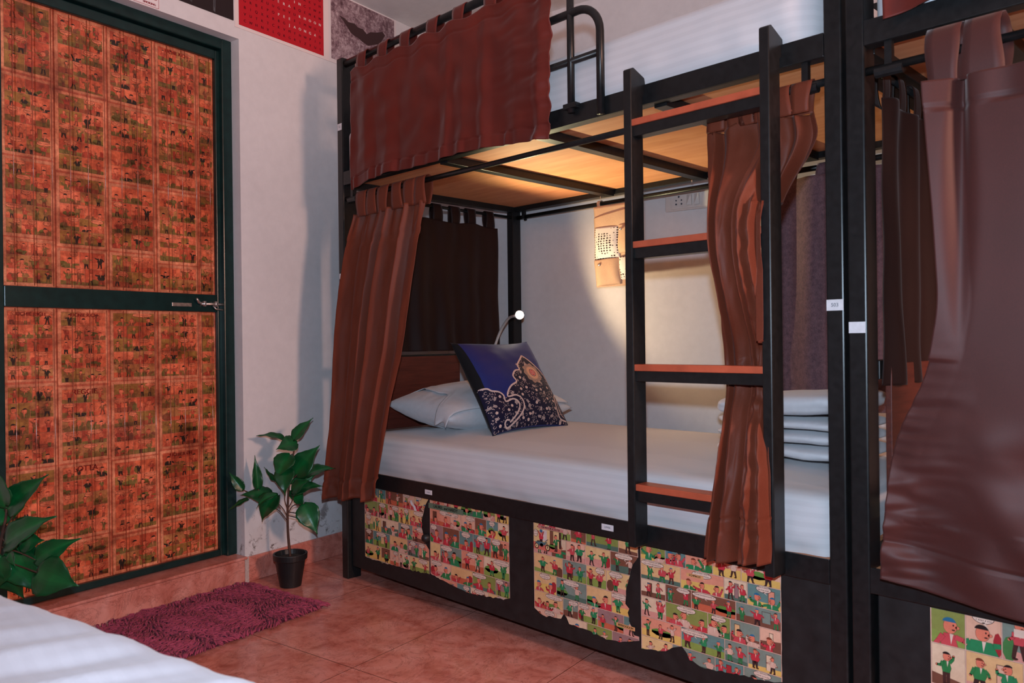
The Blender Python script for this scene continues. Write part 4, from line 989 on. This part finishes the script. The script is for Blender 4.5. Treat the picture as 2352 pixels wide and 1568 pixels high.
# lower right curtain woven through the ladder
xlR = [(.43, -1.128), (.49, -1.117), (.60, -1.099), (.70, -1.078), (.795, -1.058), (.885, -1.042), (.92, -1.046), (1.02, -1.055), (1.135, -1.072), (1.25, -1.094), (1.41, -1.092), (1.60, -1.095)]
xrR = [(.43, -.898), (.66, -.895), (.78, -.915), (.86, -.925), (1.00, -.913), (1.20, -.913), (1.32, -.913), (1.36, -.900), (1.48, -.812), (1.52, -.808), (1.56, -.835)]
yR = [(.43, 1.765), (.60, 1.762), (.70, 1.772), (.80, 1.815), (.88, 1.864), (.97, 1.864), (1.08, 1.80), (1.18, 1.770), (1.30, 1.766), (1.38, 1.785), (1.50, 1.855), (1.60, 1.866)]
def fR(u, v):
    z = lerp(1.575 - .03 * (math.sin(u * 9) * .5 + .5), .432 + .026 * u, v); xl, xr = interp(xlR, z) * interp(yR, z) / 1.82, interp(xrR, z); wd = xr - xl
    x = lerp(xl, xr, u); pinch = interp([(.43, 1), (.7, .8), (.88, .35), (.97, .35), (1.15, .9), (1.3, .8), (1.6, .6)], z)
    f = .026 * pinch * folds(u + .035 * math.sin(v * 4 + .5), 2.7, 4.2) + .007 * nz(u * 5, v * 5, 2) + .003 * nz(u * 14, v * 22, 2)
    edge = min(1, max(0, (u - .60) / .06)) * min(1, max(0, (.93 - u) / .06)) * min(1, v * 2); f += edge * (.014 * nz(u * 2, v * 26, 5) + .007 * nz(u * 5 + v * 9, v * 48, 6))
    f += .010 * math.exp(-((u - .60) / .018) ** 2) * min(1, v * 2)
    if v > .55: f += .012 * nz(u * 4, v * 9, 14)
    if abs(v - .90) < .004: f += .004
    y = interp(yR, z); k_ = min(max((x + .934) / .012, 0), 1); y = lerp(y, 1.868 if z > 1.335 else y, k_)
    if z < 1.335 and z > .80: x = min(x, -.913)
    if z < .84 and u > .6: y -= .018 * (u - .6) / .4
    if v > .93: f += .003 * math.sin(u * 16)
    if 1.20 < z < 1.34: f = min(f, .012)
    y += f
    if x > -.932 and .99 < z < 1.31: y = min(y, 1.776)
    if x > -.932 and .80 < z < .99: x = -.932 + (x + .932) * .15
    return Vector((x, y, z))
cR = curtain('curtain', 'brown crumpled curtain threaded through the ladder of the lower bunk', GC, (-1.0, 1.82, .44), fR, M['satin'], 180, 200)
for x in (-1.07, -1.03, -.985, -.945, -.900, -.845): tab_loop(cR, x, .048, YF + .016, 1.613, 1.548, M['satin'], .014, skew=.012 * math.sin(x * 60))
# curtain across the head end of the lower bunk
def fE(y0, y1, xc, zt, zb, seed, n=5):
    def fn(u, v):
        y = lerp(y0, y1, u); z = lerp(zt + .006 * math.sin(u * 18), zb, v)
        f = .014 * math.sin(u * 2 * math.pi * n + seed + .5 * math.sin(v * 3)) * (.5 + .5 * v) + .010 * nz(u * 6, v * 3, seed)
        return Vector((xc + f, y + .01 * nz(u * 5, v * 4, seed + 2), z))
    return fn
cE = curtain('curtain', 'brown curtain darkened as in shade across the head end of the left lower bunk, above the headboard', GC, (-2.81, 2.4, .96), fE(1.96, 2.735, -2.835, 1.572, .96, 2), M['satin_shaded'])
for y in (2.02, 2.13, 2.24, 2.365, 2.475, 2.58, 2.705): tab_loop(cE, y, .055, -2.863, 1.641, 1.565, M['satin_shaded'], .013, along='y')
cB2 = curtain('curtain', 'darkened brown curtain hanging in shadow inside the right bunk, beside the black posts', GC, (-.66, 2.1, .88), fE(1.93, 2.62, -.680, 1.565, .885, 5), M['satin_shaded'])
for y in (1.98, 2.09, 2.20, 2.32, 2.45, 2.57): tab_loop(cB2, y, .055, -.708, 1.641, 1.558, M['satin_shaded'], .013, along='y')
def fP(u, v):
    z = lerp(1.60, .735, v); x = lerp(-1.405, -.86, u)
    f = .020 * math.sin(u * 17 + .6 * math.sin(v * 2)) + .012 * nz(u * 5, v * 2.5, 4) + .03 * math.sin(min(u * 9, 1.57)) * .5
    return Vector((x + .006 * nz(v * 4, 1), YB - .062 + f - .03, z))
cP = curtain('curtain', 'purple grey woven curtain at the back of the left lower bunk behind the folded sheets', None, (-1.13, 2.86, .74), fP, M['felt'], 90, 60)
for x in (-1.38, -1.24, -1.10, -.96, -.88): tab_loop(cP, x, .05, YB - .022, 1.642, 1.595, M['felt'], .014)
# the big curtain in front of the right bunk
xl2 = [(.45, -.655), (.476, -.651), (.534, -.648), (.661, -.633), (.776, -.622), (.854, -.586), (.929, -.551), (1.066, -.526), (1.25, -.534), (1.508, -.551), (1.55, -.553)]
def f2(u, v):
    xr = .42; zt = 1.535; zb = interp([(-.66, .470), (-.52, .452), (-.38, .437), (.42, .43)], lerp(-.65, xr, u)); z = lerp(zt, zb, v)
    xl = interp(xl2, z); x = lerp(xl, xr, u); f = 0
    # deep narrow pleat near the left side under the first gap in the tabs
    px0 = -.484 - .012 * v; k = math.exp(-((x - px0) / (.010 + .010 * math.sin(min(v * 6, 3.14)))) ** 2) * max(0, 1 - v * 1.9); f += .030 * k
    f += .014 * max(0, 1 - (x - xl) / .06) * (1 if v < .55 else .3) * -1
    f += .012 * nz(x * 6, z * 1.6, 3) * (.4 + v) + .016 * nz(x * 3, z * 3.5 + x, 9) * v
    lowk = max(0, 1 - (x + .66) / .20) * max(0, min(1, (1.02 - z) / .2)); f += lowk * (.016 * nz(x * 7, z * 26, 5) + .010 * nz(x * 12, z * 50, 6))
    midk = math.exp(-((z - .62) / .16) ** 2); f += midk * .016 * nz(x * 9 + z * 5, z * 12, 12)
    if z < .60: f += .006 * nz(x * 14, z * 16, 15)
    if v < .06: f += .004 * math.sin(x * 60) 
    f += -.010 * math.exp(-((z - (.80 + .5 * (x + .42))) / .07) ** 2)
    if abs(v - .055) < .005 or abs(z - (zb + .085)) < .004: f += .003
    return Vector((x, 1.792 + f, z))
c2 = curtain('curtain', 'large smooth brown curtain covering the right bunk at the right edge of the photo', GC, (-.2, 1.8, .45), f2, M['satin_2'], 300, 260)
for x, w_ in ((-.518, .062), (-.445, .074), (-.28, .07), (-.12, .07), (.05, .07), (.22, .07), (.38, .06)): tab_loop(c2, x, w_, YF - .01, 1.622, 1.528, M['satin_2'], .038)
def f3(u, v):
    x = lerp(-.648, .30, u); z = lerp(2.12, 1.705 + .014 * math.sin(u * 12), v)
    return Vector((x + .006 * v, 1.818 + .014 * math.sin(u * 34) * (.4 + .6 * v) + .012 * nz(u * 6, v * 3, 2), z))
c3 = curtain('curtain', 'russet curtain hem at the very top, over the side of the right upper bunk', GC, (-.2, 1.82, 1.72), f3, M['satin_red'])
MB().tube([(-.70, YF + .02, 2.19), (.5, YF + .02, 2.19)], .015, 12).build('curtain_rod', M['black'], bed2, smooth=True)
for k in range(7): tab_loop(c3, -.60 + k * .14, .06, YF + .018, 2.19, 2.11, M['satin_red'], .019)

# ------------------------------------------------------------------ pocket organiser hung from the back rod
org = thing('fabric_wall_organizer', (-2.2, 2.90, 1.24), 'beige fabric pocket organizer with dotted pockets hanging from the back rod of the lower bunk', 'wall organizer')
OX0, OX1, OY = -2.325, -2.105, 2.878
def fo(u, v): return Vector((lerp(OX0, OX1, u) + .012 * v + .004 * math.sin(v * 8), OY + .006 * nz(u * 4, v * 5, 1) - .004 * math.sin(u * 6), lerp(1.624 + .0 * u, 1.248, v)))
MB().grid(fo, 20, 30).build('backing', M['canvas'], org, smooth=True, solid=.003)
for i, x in enumerate((-2.305, -2.125)):
    def lp(u, v, x=x):
        a = v * 2 * math.pi; return Vector((x + (u - .5) * .018, YB - .022 + .0155 * math.cos(a) * 1.0, 1.640 + (.0155 if math.sin(a) > 0 else .028) * math.sin(a)))
    MB().grid(lp, 3, 26).build('hanging_loop', M['canvas'], org, smooth=True, solid=.0015)
def pocket(u0, u1, v0, v1, depth, mat, name='pocket', tilt=0, solid=.002, sag=.0):
    def fn(u, v):
        b = fo(lerp(u0, u1, u), lerp(v0, v1, v)); e = (1 - abs(2 * u - 1) ** 4) * (math.sin(math.pi * min(1, (v + .12) * .9)) ** .5 if v < .99 else 0)
        return b + Vector((0, -.004 - depth * e, tilt * (u - .5) - sag * math.sin(u * math.pi) * (1 - v)))
    return MB().grid(fn, 20, 20).build(name, mat, org, smooth=True, solid=solid)
t = NT('dotted_cotton'); v_ = t.co(scale=(62, 62, 88)); vo = t.n('ShaderNodeTexVoronoi'); vo.inputs['Scale'].default_value = 1.0; vo.inputs['Randomness'].default_value = .22; t.l(v_, vo.inputs['Vector'])
M['dots'] = t.set(col=t.ramp(vo.outputs['Distance'], [(.30, L(60, 44, 42)), (.36, L(226, 216, 212))]), rough=.8)
for e_ in t.t.nodes:
    if e_.type == 'VALTORGB': e_.color_ramp.interpolation = 'LINEAR'
pocket(.02, .66, .27, .66, .016, M['dots'], tilt=-.004); p2 = pocket(.62, .99, .255, .60, .012, M['canvas'], 'pocket_flap', tilt=.004)
p3 = pocket(.00, .64, .66, .985, .018, M['canvas'], 'pocket', tilt=.006); pocket(.64, .99, .655, .93, .016, M['dots'], tilt=-.004)
pocket(.0, .98, .10, .34, .005, M['canvas'], 'top_flap', tilt=.03)
for (uu, vv) in ((.73, .315), (.20, .73)):
    c_ = fo(uu, vv) + Vector((0, -.022, 0)); mb = MB(); mb.lathe((0, 0, 0), [(0, .006), (.005, .005), (.0075, .002), (.0072, -.001), (0, -.001)], 16)
    mb.v = [(c_.x + a, c_.y - c2_, c_.z + b) for a, b, c2_ in mb.v]; mb.build('button', M['metal'], org, smooth=True)

# ------------------------------------------------------------------ reading lamp
lamp = thing('reading_lamp', (-2.78, 2.63, .9), 'white gooseneck reading lamp lit at the head of the lower bunk', 'lamp')
def spline(P_, n=8):
    out = []
    for i in range(len(P_) - 1):
        p0, p1, p2, p3 = [Vector(P_[min(max(i + k, 0), len(P_) - 1)]) for k in (-1, 0, 1, 2)]
        for k in range(n):
            t = k / n; out.append(.5 * ((2 * p1) + (-p0 + p2) * t + (2 * p0 - 5 * p1 + 4 * p2 - p3) * t * t + (-p0 + 3 * p1 - 3 * p2 + p3) * t ** 3))
    return out + [Vector(P_[-1])]
MB().box(-2.800, -2.755, 2.60, 2.66, .875, .955).build('clamp_base', M['white_pl'], lamp, bevel=.006)
nk = spline([(-2.765, 2.63, .945), (-2.745, 2.63, .985), (-2.705, 2.63, 1.055), (-2.625, 2.603, 1.108), (-2.545, 2.568, 1.118)])
MB().tube(nk, .0062, 12).build('gooseneck', M['white_pl'], lamp, smooth=True)
AX = Vector((.60, -.42, .05)).normalized(); hd = Vector(LAMP)
mb = MB().tube([hd - AX * .058, hd - AX * .045, hd - AX * .020, hd, hd + AX * .004], [.007, .010, .017, .0215, .0215], 24); head = mb.build('lamp_head', M['white_pl'], lamp, smooth=True)
EM = NT('lit_led_diffuser').set(col=(1, 1, 1, 1), em=(1.0, .86, .66, 1), ems=42)
mb = MB().tube([hd + AX * .0045, hd + AX * .010, hd + AX * .015], [.019, .015, .006], 24); mb.build('light_diffuser', EM, head, smooth=True)

# ------------------------------------------------------------------ plants
def leaf_mesh(base, tip, width, nrm, seed, cup=.25, droop=.12, cols=None, parent=None, wav=.05):
    base, tip = Vector(base), Vector(tip); ax = tip - base; Ln = ax.length; ax.normalize(); n_ = (Vector(nrm) - ax * Vector(nrm).dot(ax)).normalized(); sd = ax.cross(n_)
    rn = random.Random(seed); NL, NW = 18, 10
    WT = [(0, .05), (.05, .42), (.12, .74), (.22, .95), (.33, 1.0), (.45, .93), (.57, .76), (.68, .53), (.78, .31), (.87, .14), (.94, .06), (1, .02)]
    def wfn(t): return interp(WT, t) * (1 + .03 * math.sin(t * 40 + seed))
    def fn(u, v):
        a = 2 * u - 1; wd = width / 2 * max(wfn(v), .02); ruff = wav * Ln * math.sin(v * 17 + seed + (1.7 if a > 0 else 0)) * a * a * .35
        vein = .010 * Ln * math.cos((v * 14 - abs(a) * 2.6) * 1.0 * math.pi) * (1 - abs(a)) * abs(a) * 2
        return base + ax * (Ln * v - abs(a) * .05 * Ln * (1 - v)) + sd * (a * wd) + n_ * (cup * abs(a) * wd + droop * Ln * (4 * v * (1 - v)) * .5 + ruff + vein)
    mb = MB(); cg = cols or (cc(14, 98, 48, 1.2), cc(6, 62, 32, 1.1)); vs = [fn(i / NW, j / NL) for j in range(NL + 1) for i in range(NW + 1)]
    k = rn.uniform(.75, 1.15)
    for j in range(NL):
        for i in range(NW):
            mid = i in (NW // 2 - 1, NW // 2) ; a = j * (NW + 1) + i
            kk = min(1, abs(i - NW / 2 + .5) / 3.0) * .6 + .4 * (.5 + .5 * nz(i * .4, j * .35, seed)); c = tuple(lerp(p, q, kk) for p, q in zip(*cg))
            mb.add([vs[a], vs[a + 1], vs[a + NW + 2], vs[a + NW + 1]], [(0, 1, 2, 3)], col=tuple(q * k for q in c))
    return mb.build('leaf', M['leaf'], parent, smooth=True, weld=True, solid=.0008)
VIEW = -F
def plant(name, label, loc, stem_pts, leaves, Z, O, D, pot_r, pot_h, twigs, wscale=1.35):
    t = thing(name, loc, label, 'potted plant', 'leafy green potted plants near the door')
    x, y, _ = loc; r0, r1 = pot_r
    mb = MB().lathe((x, y, 0), [(0, .0), (r0, 0), (r0 + (r1 - r0) * .78, pot_h * .80), (r1 - .002, pot_h * .80), (r1 + .002, pot_h * .83), (r1 + .004, pot_h), (r1 - .004, pot_h), (r1 - .008, pot_h * .85), (0, pot_h * .85)], 36)
    mb.build('pot', M['plastic'], t, smooth=False, bevel=.0015)
    MB().lathe((x, y, 0), [(0, pot_h * .90), (r1 - .012, pot_h * .87), (r1 - .009, pot_h * .80)], 24).build('soil', simple('dark_soil', (.02, .014, .01, 1), .9, 90, .5, .5), t)
    W3 = lambda zx, zy, d=0: px(O[0] + zx / Z, O[1] + zy / Z, D + d)
    st = spline([Vector((x, y, pot_h * .85))] + [W3(*p) for p in stem_pts], 6)
    s_ = MB().tube(st, [lerp(.0058, .003, i / (len(st) - 1)) for i in range(len(st))], 9).build('stem', M['stem'], t, smooth=True)
    for tw in twigs: MB().tube(spline([W3(*p) for p in tw], 5), .0021, 6).build('twig', M['stem'], s_, smooth=True)
    for i, (b, e, wz, nr, cup, dr) in enumerate(leaves):
        leaf_mesh(W3(*b), W3(*e), wz / Z / 1800 * D * wscale, nr, i * 7 + 3, cup, dr, parent=t)
    return t
V = VIEW; U_ = Vector((0, 0, 1)); RR = RT
lv = [((575, 262, .02), (330, 228, .0), 80, V * .35 + U_, .25, .18), ((650, 262, .0), (820, 72, .03), 90, V * .8 - RR * .4 + U_ * .2, .30, .10),
      ((680, 290, .0), (500, 345, -.04), 135, V * .8 + U_ * .7, .15, .2), ((622, 388, .0), (505, 600, -.05), 150, V * .9 + U_ * .4 - RR * .2, .2, .2),
      ((585, 500, -.02), (578, 738, -.07), 135, V + U_ * .3, .2, .25), ((672, 560, .01), (876, 306, .0), 165, V * .9 - RR * .2 + U_ * .3, .2, .12),
      ((760, 570, .02), (1010, 505, .02), 110, V * .5 + U_ * .8, .25, .2), ((525, 610, .03), (398, 492, .03), 60, V * .5 - U_ * .2 - RR * .4, .3, .1),
      ((345, 682, .0), (316, 392, .0), 66, V * .9 + RR * .5, .4, .08), ((218, 690, .0), (96, 535, .0), 70, V * .9 + U_ * .4, .3, .12),
      ((470, 760, .0), (195, 735, -.02), 140, V * .6 + U_ * .9, .15, .2), ((262, 770, .0), (88, 872, .0), 56, V * .4 + U_ * .8, .2, .1),
      ((520, 735, -.02), (380, 962, -.04), 165, V * .8 - RR * .4 + U_ * .2, .35, .3), ((505, 735, -.03), (330, 850, -.06), 70, V * .5 + U_ * .9, .4, .3), ((640, 700, -.02), (785, 602, -.05), 100, V * .8 + U_ * .6, .15, .12),
      ((640, 725, -.01), (908, 658, -.02), 125, V * .6 + U_ * .9, .2, .25), ((738, 812, .0), (856, 1070, -.02), 150, V * .95 + RR * .3, .2, .15),
      ((640, 640, .04), (760, 460, .05), 140, V * .8 - U_ * .2, .2, .1), ((650, 650, .05), (840, 560, .06), 130, V * .8, .2, .1), ((600, 480, .04), (640, 380, .05), 120, V, .2, .1), ((650, 780, .05), (740, 690, .04), 130, V * .8, .2, .1)]
plant('potted_plant', 'small potted plant in a black pot standing between the door and the bunk', (-2.955, 1.640, 0), [(603, 1050, 0), (600, 850, 0), (612, 620, 0), (620, 480, 0), (650, 380, 0), (655, 300, 0)], lv, 3.7333, (500, 940), 3.255, (.043, .066), .135,
      [[(600, 960, 0), (540, 880, 0), (480, 830, 0), (500, 760, 0)], [(602, 930, 0), (560, 850, 0), (500, 790, 0)], [(600, 900, 0), (640, 830, 0), (690, 815, 0), (738, 820, 0)], [(600, 880, 0), (645, 885, 0), (684, 892, 0)], [(602, 910, 0), (640, 918, 0), (682, 928, 0)],
       [(345, 682, 0), (370, 730, 0), (388, 790, 0)], [(215, 690, 0), (290, 720, 0), (380, 760, 0), (470, 770, 0), (540, 850, 0)], [(600, 860, 0), (575, 780, 0), (575, 720, 0)], [(602, 850, 0), (640, 780, 0), (650, 720, 0)], [(612, 640, 0), (650, 590, 0), (680, 560, 0)], [(600, 620, 0), (560, 610, .02), (525, 610, .03)], [(650, 380, 0), (660, 320, 0), (655, 262, 0)]])
lv2 = [((80, 520, .0), (516, 136, -.02), 235, V * .9 + U_ * .4, .25, .12), ((60, 470, .0), (-30, 60, .0), 300, V * .9 - RR * .3, .2, .15), ((62, 880, -.03), (600, 578, -.05), 250, V * .8 + U_ * .6, .25, .15),
       ((380, 1040, .0), (862, 808, -.02), 190, V * .8 + U_ * .3, .2, .12), ((395, 1175, -.06), (838, 1318, -.08), 310, V * .9 + U_ * .4, .12, .15), ((150, 900, .03), (420, 1400, .0), 330, V * .9 + RR * .2, .2, .2),
       ((110, 960, -.02), (160, 1110, -.04), 80, V, .2, .1), ((40, 650, .03), (-60, 250, .03), 260, V + RR * .3, .2, .1), ((60, 900, .04), (330, 1050, .02), 300, V * .8 - U_ * .3, .2, .2),
       ((60, 1000, .03), (260, 1450, .03), 300, V, .2, .2), ((20, 1000, .0), (-60, 1400, .0), 260, V, .2, .2), ((220, 850, .02), (470, 830, .0), 190, V * .8 + U_ * .2, .2, .1)]
plant('potted_plant', 'potted plant with large glossy green leaves in the lower left corner, behind the near bed', (-2.70, .585, 0), [(-60, 1500, 0), (-30, 1100, 0), (20, 800, 0), (60, 600, 0), (70, 500, 0)], lv2, 4.614, (0, 1060), 2.27, (.055, .08), .15,
      [[(20, 800, 0), (60, 850, 0), (180, 900, 0)], [(-20, 1100, 0), (60, 1060, 0), (390, 1170, -.05)], [(20, 800, 0), (100, 640, 0), (180, 510, 0)], [(0, 900, 0), (200, 960, 0), (380, 1040, 0)]])

# ------------------------------------------------------------------ shaggy rug
rug = thing('shag_rug', P(.30, 1.75, 0), 'purple shaggy chenille rug on the floor below the door', 'rug')
c1 = Vector((-3.088, 1.501, 0)); RW, RLN = .485, .86
def rp(a, b, z): 
    s = c1 + E1 * a + E2 * b; return Vector((s.x, s.y, z))
mb = MB().grid(lambda u, v: rp(RW * u, RLN * v, .006), 2, 2); mb.add([rp(0, 0, .001), rp(RW, 0, .001), rp(RW, RLN, .001), rp(0, RLN, .001)], [(0, 1, 2, 3)]); mb.build('backing', M['pile'], rug)
mb = MB(); rn = random.Random(4)
na, nb_ = 48, 88
for i in range(na):
    for j in range(nb_):
        a, b = (i + rn.random()) / na * RW, (j + rn.random()) / nb_ * RLN
        th_ = nz(a * 6, b * 6, 1) * 4.0 + .6 + rn.uniform(-.5, .5); dx, dy = math.cos(th_), math.sin(th_)
        ex = max(0, 1 - min(a, RW - a) / .02), max(0, 1 - min(b, RLN - b) / .02)
        if ex[0]: dx = lerp(dx, -1 if a < RW / 2 else 1, .8)
        if ex[1]: dy = lerp(dy, -1 if b < RLN / 2 else 1, .8)
        l_ = rn.uniform(.022, .034); h_ = rn.uniform(.012, .022); r_ = rn.uniform(.0030, .0038)
        mb.tube([rp(a, b, .004), rp(a + dx * l_ * .25, b + dy * l_ * .25, h_), rp(a + dx * l_ * .7, b + dy * l_ * .7, h_ * .95), rp(a + dx * l_, b + dy * l_, h_ * .55)], [r_, r_, r_, r_ * .5], 5)
tag(mb.build('pile', M['pile'], rug, smooth=True), None, None, None, 'stuff')
